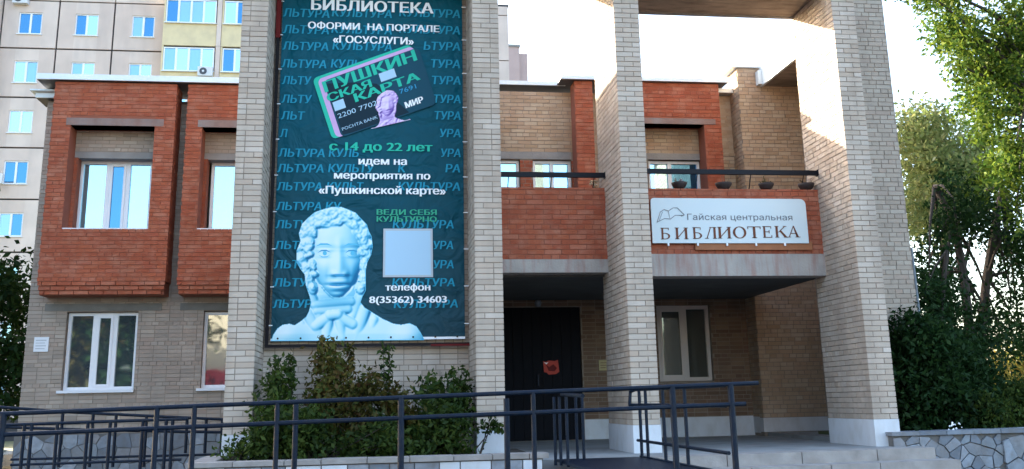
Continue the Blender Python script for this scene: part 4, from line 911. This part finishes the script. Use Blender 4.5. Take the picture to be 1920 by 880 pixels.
# trees at the right, behind the flagstone wall
def tipset(regions, n, seed):
    rd = random.Random(seed); o = []
    for (x0, x1, y0, y1, Y0, Y1, wgt) in regions:
        for _ in range(int(n*wgt)):
            a, b = rd.gauss(0, .45), rd.gauss(0, .45); a = max(-1, min(1, a)); b = max(-1, min(1, b))
            o.append(V3((x0+x1)/2+(x1-x0)/2*a, (y0+y1)/2+(y1-y0)/2*b, rd.uniform(Y0, Y1)))
    return o
def limbs(t, frm, tips, r, seed, k=14):
    rd = random.Random(seed); mb = MB()
    for _ in range(k):
        a = Vector(rd.choice(frm)); b = Vector(rd.choice(tips)); m1 = a.lerp(b, .5)+Vector((0, 0, (b-a).length*.10))
        mb.tube(a, m1, r, 6, r*.6, caps=False); mb.tube(m1, b, r*.6, 5, r*.2, caps=False)
    mb.build('branches', 'bark', t)
def tree2(name, label, trunk, r, regions, n, nleaf, lsize, spread, lm, seed, group=None, k=14):
    t = thing(name, label, 'tree', trunk[0], group); mb = MB(); N = len(trunk)
    for i, (a, b) in enumerate(zip(trunk[:-1], trunk[1:])): mb.tube(a, b, r*(1-.6*i/N), 10, r*(1-.6*(i+1)/N), caps=False)
    mb.build('trunk', 'bark', t); tips = tipset(regions, n, seed); limbs(t, trunk[N//2:], tips, r*.4, seed, k)
    leafmesh('crown', clump_pts(tips, nleaf, spread, seed), lsize, lm, t, seed); return t
tree2('maple_tree', 'tall tree with a dark forked trunk nearest the library corner on the right', [V3(1826, 800, 8), V3(1820, 640, 8), V3(1806, 510, 8), V3(1786, 410, 8.2), V3(1752, 350, 8.5)], .13,
      [(1690, 1790, 430, 620, 7, 9.5, 1), (1740, 1850, 340, 480, 7, 9.5, 1), (1760, 1900, 560, 700, 7, 9, .8)], 36, 5000, .07, .21, 'leafdark', 21, k=20)
tree2('maple_tree', 'tall leaning tree with a dark straight trunk right of the forked one', [V3(1832, 800, 9.5), V3(1838, 640, 9.5), V3(1850, 520, 9.5), V3(1866, 420, 9.5), V3(1880, 350, 9.5)], .14,
      [(1840, 1960, 380, 560, 8.5, 11, 1.2), (1780, 1900, 330, 450, 9, 11, .8), (1850, 1980, 540, 690, 9, 11, .8)], 36, 5600, .075, .23, 'leafdark', 22, k=20)
tree2('overhanging_tree', 'large bright green sunlit tree overhanging from the upper right', [V3(2010, 860, 7), V3(2000, 500, 7), V3(1985, 250, 7), V3(1960, 120, 7)], .2,
      [(1690, 1790, -40, 30, 5.5, 7.5, .25), (1745, 1850, -20, 130, 5.5, 8, .8), (1780, 1930, 40, 260, 5.5, 8, 1.6), (1830, 2010, -60, 200, 5.5, 8, 1.4), (1840, 2000, 180, 400, 5.5, 8, 1.5), (1900, 2000, 330, 470, 5.5, 8, .3)], 60, 19000, .07, .17, 'leafbig', 31, k=60)
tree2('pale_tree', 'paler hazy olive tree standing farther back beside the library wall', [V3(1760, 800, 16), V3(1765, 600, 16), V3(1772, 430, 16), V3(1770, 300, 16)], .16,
      [(1685, 1790, 200, 330, 14, 18, 1), (1700, 1850, 260, 420, 14, 18, 1.3), (1695, 1760, 320, 460, 14, 18, .6), (1790, 1900, 240, 400, 14, 18, .5)], 55, 17000, .095, .34, 'leafhaze', 41, k=30)
tree2('slim_tree', 'slim dark tree with a thin slanting stem close to the library corner', [V3(1738, 800, 6), V3(1752, 660, 6), V3(1768, 560, 6), V3(1775, 470, 6)], .06,
      [(1705, 1800, 520, 650, 5, 7, 1)], 40, 3500, .06, .18, 'leafdark', 51, k=10)
def shrub(name, label, boxes, n, size, lm, seed, base, cat='shrub', group=None, sprigs=(), spread=.10, k=26, nst=16):
    rd = random.Random(seed); t = thing(name, label, cat, base, group); cs = []
    for (x0, x1, y0, y1, z0, z1) in boxes:
        for _ in range(int(k*(1+3*(x1-x0)*(z1-z0)))):
            a = rd.uniform(-1, 1); h = rd.random(); w = 1-.55*h**2
            cs.append(((x0+x1)/2+(x1-x0)/2*a*w, rd.uniform(y0, y1), z0+(z1-z0)*h*(1-.3*a*a)))
    mb = MB()
    for _ in range(nst):
        c = rd.choice(cs); mb.tube((base[0]+rd.uniform(-.15, .15), base[1], base[2]), c, .012, 5, .004)
    P = clump_pts(cs, n, spread, seed)
    for (px, py0, py1, Y) in sprigs:
        a, b = Vector(V3(px, py0, Y)), Vector(V3(px+rd.uniform(-6, 6), py1, Y)); mb.tube(a, b, .007, 5, .003)
        q = np.array([tuple(a.lerp(b, rd.random())) for _ in range(90)]); P = np.vstack([P, q+np.random.default_rng(seed).normal(size=q.shape)*.035])
    P = P[P[:, 2] > base[2]-.02]
    mb.build('stems', 'bark', t); leafmesh('foliage', P, size, lm, t, seed); return t
def pb(px0, px1, py0, py1, Y, dy=.35): # a box of foliage seen between these photo edges
    a = at(px0, py1, Y); b = at(px1, py0, Y); return (a[0], b[0], Y-dy, Y+dy, a[1], b[1])
shrub('shrub', 'dark green shrub at the left end of the planter, before the first pillar', [pb(492, 540, 690, 850, -.1), pb(470, 580, 765, 856, -.4)], 3800, .045, 'leafshrub', 61, (at(510, 850, -.1)[0], -.1, .92), group='shrubs in the planter', sprigs=((517, 760, 672, .1),))
shrub('shrub', 'yellowing shrub in the middle of the planter, tallest below the bust', [pb(575, 700, 690, 850, 0), pb(640, 770, 700, 850, .2), pb(590, 650, 650, 760, .2), pb(690, 800, 745, 850, 0)], 7000, .045, 'leafyel', 62, (at(650, 850, 0)[0], 0, .92), group='shrubs in the planter', sprigs=((597, 700, 632, .3), (618, 690, 640, .3), (660, 700, 650, .3)))
shrub('shrub', 'dark thicket low in the planter behind the near ramp post', [pb(545, 630, 765, 856, -.5), pb(640, 780, 790, 856, -.5)], 2600, .045, 'leafshrub', 63, (at(600, 850, -.5)[0], -.5, .92), group='shrubs in the planter', sprigs=((541, 760, 672, -.2), (548, 760, 660, -.2)))
shrub('shrub', 'green shrub at the right end of the planter, before the second pillar', [pb(785, 840, 700, 850, -.1), pb(770, 885, 760, 856, -.3), pb(830, 880, 715, 800, .2)], 4000, .045, 'leafshrub', 64, (at(830, 850, -.1)[0], -.1, .92), group='shrubs in the planter', sprigs=((722, 770, 640, .2), (728, 760, 650, .2), (870, 780, 690, .2), (845, 780, 695, .2)))
shrub('ground_plants', 'low leafy plants at the left corner of the planter beside the first pillar', [pb(425, 480, 838, 856, -.4, .15)], 350, .04, 'leafshrub', 65, (at(440, 855, -.4)[0], -.4, .92), cat='plants')
shrub('thin_sprig', 'thin leafy sprig reaching out in front of the second pillar', [pb(900, 945, 786, 808, -.4, .05)], 120, .045, 'leafshrub', 66, (at(900, 845, -.4)[0], -.4, .92), cat='sprig', spread=.04, nst=3)
shrub('dark_bush', 'tall black green bush against the right hand corner of the library', [pb(1672, 1790, 590, 830, .9, .5), pb(1700, 1830, 640, 830, 1.6, .6)], 26000, .05, 'leafdark', 71, (8.6, 1.2, .98), spread=.16, k=60)
shrub('dark_bush', 'broad dark bush behind the flagstone wall under the tall trees', [pb(1760, 1850, 630, 830, 3.0, .6), pb(1830, 1960, 760, 830, 4.2, .7)], 18000, .05, 'leafdark', 72, (10.4, 3.2, .98), spread=.18, k=60)
shrub('juniper_bush', 'low bright green bush above the right end of the flagstone wall', [pb(1812, 1880, 742, 815, .6, .35), pb(1860, 1960, 715, 815, .9, .4)], 9000, .04, 'leafshrub', 73, (9.6, .7, .98), spread=.09, k=60)
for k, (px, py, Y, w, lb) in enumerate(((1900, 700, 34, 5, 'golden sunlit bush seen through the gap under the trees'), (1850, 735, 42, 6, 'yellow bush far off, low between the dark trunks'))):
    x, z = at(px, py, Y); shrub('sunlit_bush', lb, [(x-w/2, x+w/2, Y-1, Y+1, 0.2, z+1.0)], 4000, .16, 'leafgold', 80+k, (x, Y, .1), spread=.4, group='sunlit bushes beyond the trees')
w1, w2 = at(1690, 600, .0)
flo = thing('white_flowers', 'small white flowers on the flagstone wall below the dark bush', 'flowers', (8.1, .0, 1.06)); mb = MB()
rd = random.Random(9)
for q in range(16):
    px = rd.choice((1782, 1797, 1803, 1790))+rd.uniform(-4, 4); x, z = at(px, rd.uniform(793, 807), .05); s = rd.uniform(.010, .02); mb.lathe((x, .05, z), [(0, -s), (s, 0), (0, s)], 6)
mb.build('blossoms', 'pwhite', flo)
# dark tree left of the library
xl, zl = at(10, 640, 9)
tr = thing('dark_tree', 'dense dark tree at the left edge between the library and the flats', 'tree', (xl-1, 9, 0))
MB().tube((xl-1, 9, 0), (xl-1, 9, 3.5), .15, 8, .08).build('trunk', 'bark', tr)
cs = []
for k in range(220):
    px = rd.uniform(-260, 48); top = 480+max(0, px)*.3+rd.uniform(-12, 40); cs.append(V3(px, rd.uniform(top, 770), rd.uniform(8, 10.5)))
leafmesh('crown', clump_pts(cs, 20000, .26, 91), .085, 'leafdark', tr, 91)
for k, (x, y) in enumerate(((-11.5, 4.5), (-13.5, 8), (-14.5, 14.5))):  # unseen trees added to keep sun off the ramp and the dark tree
    rd3 = random.Random(300+k); t = thing('unseen_shade_tree', ('added unseen shade tree left of the library, nearest the ramp', 'added unseen shade tree left of the library, middle of the row', 'added unseen shade tree left of the library, farthest from the ramp')[k], 'tree', (x, y, 0), 'added unseen shade trees')
    MB().tube((x, y, 0), (x, y, 6), .2, 8, .1).build('trunk', 'bark', t)
    cs = [(x+rd3.gauss(0, 1.0), y+rd3.gauss(0, 1.4), rd3.uniform(2.8, 10.5)) for _ in range(110)]
    leafmesh('crown', clump_pts(cs, 11000, .45, 301+k), .22, 'leafdark', t, 301+k)
# parked car, mostly hidden at the left edge
CR = thing('parked_car', 'pale blue grey car parked at the left edge behind the ramp rails', 'car', (-8.6, 6.6, 0))
def carprof(prof, y0, y1, name, m): return MB().prism(prof, lambda a, b, d: (a, d, b), y0, y1).build(name, m, CR)
carprof([(-10.6, .35), (-6.75, .35), (-6.70, .60), (-6.78, .80), (-7.7, .95), (-10.5, 1.0)], 6.0, 7.7, 'body', 'carpaint')
carprof([(-10.3, .98), (-7.65, .95), (-8.35, 1.50), (-8.6, 1.55), (-10.0, 1.55)], 6.12, 7.58, 'cabin', 'black')
carprof([(-7.60, .96), (-8.33, 1.52), (-8.37, 1.49), (-7.68, .95)], 6.08, 7.62, 'windscreen_trim', 'carpaint')
for y in (6.0, 7.7):
    for x in (-7.45, -9.9): w = MB().tube((x, y-.09, .33), (x, y+.09, .33), .33, 20).build('wheel', 'rubber', CR); MB().tube((x, y-.10, .33), (x, y+.10, .33), .19, 14).build('rim', 'acwhite', w)
MB().box(-6.80, -6.70, 6.15, 6.45, .62, .74).build('headlight', 'pwhite', CR)
# =================================================================== APARTMENT BLOCKS
AP = thing('apartment_block', 'long nine storey panel block behind the library with cream glazed balconies', 'apartment block', (-10, 48, 0))
AY = 45.0; RZ = 25.95; fh = 3.02; z0 = 22.30-7*fh; pw = 3.16; jx = -18.83
fbox('wall', 'joint', AP, -26, 8.16, AY+.06, AY+12, 0, RZ-.02)
fbox('roof_edge', 'joint', AP, -26, 8.22, AY-.06, AY+12, RZ, RZ+.1)
gl = ['gsky', 'gblue', 'ghaze']
pm = MB().box(.03, pw-.03, 0, .06, .03, fh-.03)
def panelbox(x, z, hole=None):
    mb = MB(); X0, X1, Z0, Z1 = x+.05, x+pw-.05, z+.05, z+fh-.05
    if hole is None: mb.box(X0, X1, AY-.06, AY+.06, Z0, Z1)
    else:
        a, b, c, d = hole; mb.box(X0, a, AY-.06, AY+.06, Z0, Z1); mb.box(b, X1, AY-.06, AY+.06, Z0, Z1); mb.box(a, b, AY-.06, AY+.06, Z0, c); mb.box(a, b, AY-.06, AY+.06, d, Z1)
    return mb.build('panel', 'panel', AP)
def awin(x0, x1, z0, z1, Y, parent, n=2, seed=0, frame='pvc'):
    r = random.Random(seed); f = .07; mb = MB(); mb.box(x0, x1, Y, Y+.08, z1-f, z1); mb.box(x0, x1, Y, Y+.08, z0, z0+f); mb.box(x0, x0+f, Y, Y+.08, z0+f, z1-f); mb.box(x1-f, x1, Y, Y+.08, z0+f, z1-f)
    xs = [x0+(x1-x0)*k/n for k in range(n+1)]
    for x in xs[1:-1]: mb.box(x-.06, x+.06, Y, Y+.08, z0+f, z1-f)
    w = mb.build('window', frame, parent)
    for k in range(n): fbox('pane', r.choice(gl), w, xs[k]+(f if k == 0 else .06), xs[k+1]-(f if k == n-1 else .06), Y+.05, Y+.06, z0+f, z1-f)
    MB().box(x0-.05, x1+.05, Y-.14, Y-.002, z0-.05, z0).build('sill', 'sill', w)
for c in range(-1, 2):
    for rw in range(0, 9):
        x = jx+(c)*pw; z = z0+rw*fh
        if z+fh > RZ+.5: continue
        wx = at((57, 163, 269)[c+1], 48, AY)[0]; a, b, c0_, d0_ = wx-.66, wx+.66, z+.90, z+2.25
        if z+fh > 25.6: continue
        panelbox(x, z, (a, b, c0_, d0_)); awin(a, b, c0_, d0_, AY, AP, 2, seed=c*20+rw)
for c in range(3):      # top row, cut by the frame of the photo
    x = jx+(c-1)*pw; panelbox(x, z0+8*fh) if False else MB().box(x+.03, x+pw-.03, AY-.06, AY+.06, z0+8*fh+.03, RZ-.03).build('panel', 'panel', AP)
for rw in range(9):
    z = z0+rw*fh; zt2 = min(z+fh-.03, RZ-.03)
    MB().box(jx-2*pw-.6, jx-pw-.05, AY-.8, AY+.06, z+.03, zt2).build('panel', 'panel', AP)
    MB().box(-12.62+.03, 5.0, AY-.06, AY+.06, z+.03, zt2).build('panel', 'panel', AP)
    MB().box(5.05, 8.16, AY-.06, AY+.06, z+.03, zt2).build('panel', 'panel', AP)
# glazed balconies: parapet bands and strip windows
for rw in range(5, 9):
    zb = z0+rw*fh+.10
    for (a, b, nn) in ((-12.62, -9.55, 4), (-9.25, -6.2, 4)):
        bz = fbox('balcony', 'cream', AP, a, b, AY-1.0, AY-.07, zb, zb+1.38)
        if zb+1.4 < RZ: awin(a+.12, b-.05, zb+1.42, min(zb+2.9, RZ), AY-1.0, AP, nn, seed=rw*7+int(b)); fbox('balcony_side', 'cream', AP, a, a+.1, AY-1.0, AY-.07, zb+1.38, zb+3.0)
    fbox('partition', 'panel', AP, -9.53, -9.27, AY-1.06, AY-.07, zb, zb+3.0)
def acunit(x, y, z, lb):
    t = thing('air_conditioner', lb, 'air conditioner', (x, y, z), 'outdoor air conditioner units'); MB().box(x-.42, x+.42, y-.35, y, z-.28, z+.28).build('casing', 'acwhite', t)
    MB().tube((x-.1, y-.37, z), (x-.1, y-.345, z), .21, 18).build('fan', 'acdark', t); MB().tube((x-.1, y-.38, z), (x-.1, y-.371, z), .07, 10).build('hub', 'acwhite', t)
x, z = at(386, 137, AY-1.0); acunit(x, AY-1.01, z, 'white air conditioner unit under the cream balcony just above the library roof')
x, z = at(3, 343, AY); acunit(x, AY-.85, z, 'white air conditioner unit beside a flat window at the left edge')
x, z = at(42, 2, AY); acunit(x, AY-.07, z, 'white air conditioner unit at the top left corner of the flats')
PK = thing('far_pink_building', 'distant pinkish brick tower seen over the library roof beside the white block', 'tower block', (14, 82, 0))
xa, za = at(953, 88, 80); xb, zb = at(990, 92, 80)
fbox('wall', 'pinkb', PK, xa-6, xb-.9, 80, 90, 0, za); fbox('wall', 'pinkb', PK, xb-.9, xb, 80.5, 90, 0, za-.5); fbox('parapet', 'concrete', PK, xa-6, xb-.8, 79.9, 90, za, za+.25)
# =================================================================== ACROSS THE STREET (seen in the window reflections)
SH = thing('shop_building', 'warm beige shop building with red fascia across the street, mirrored in the ground floor windows', 'shop')
fbox('wall', 'warmwall', SH, -13.5, 0, -52, -42, 0, 8.5); fbox('shop_sign', 'redfascia', SH, -13, -1, -42, -41.8, 2.2, 3.9)
for k, x in enumerate((-19.8, -16, -12.4)):
    rd2 = random.Random(k); t = thing('street_tree', ('tree across the street at the far left, mirrored in glass', 'rounded tree across the street mirrored in the left window', 'tree across the street nearest the shop')[k], 'tree', (x, -32, 0), 'trees across the street')
    MB().tube((x, -32, 0), (x, -32, 4), .25, 8, .15).build('trunk', 'bark', t)
    cs = [(x+rd2.gauss(0, 1.3), -32+rd2.gauss(0, 1.3), rd2.uniform(1.6, 9)) for _ in range(80)]
    leafmesh('crown', clump_pts(cs, 8000, .5, 95+k), .26, 'leafdark' if k != 1 else 'leafyel', t, 95+k)
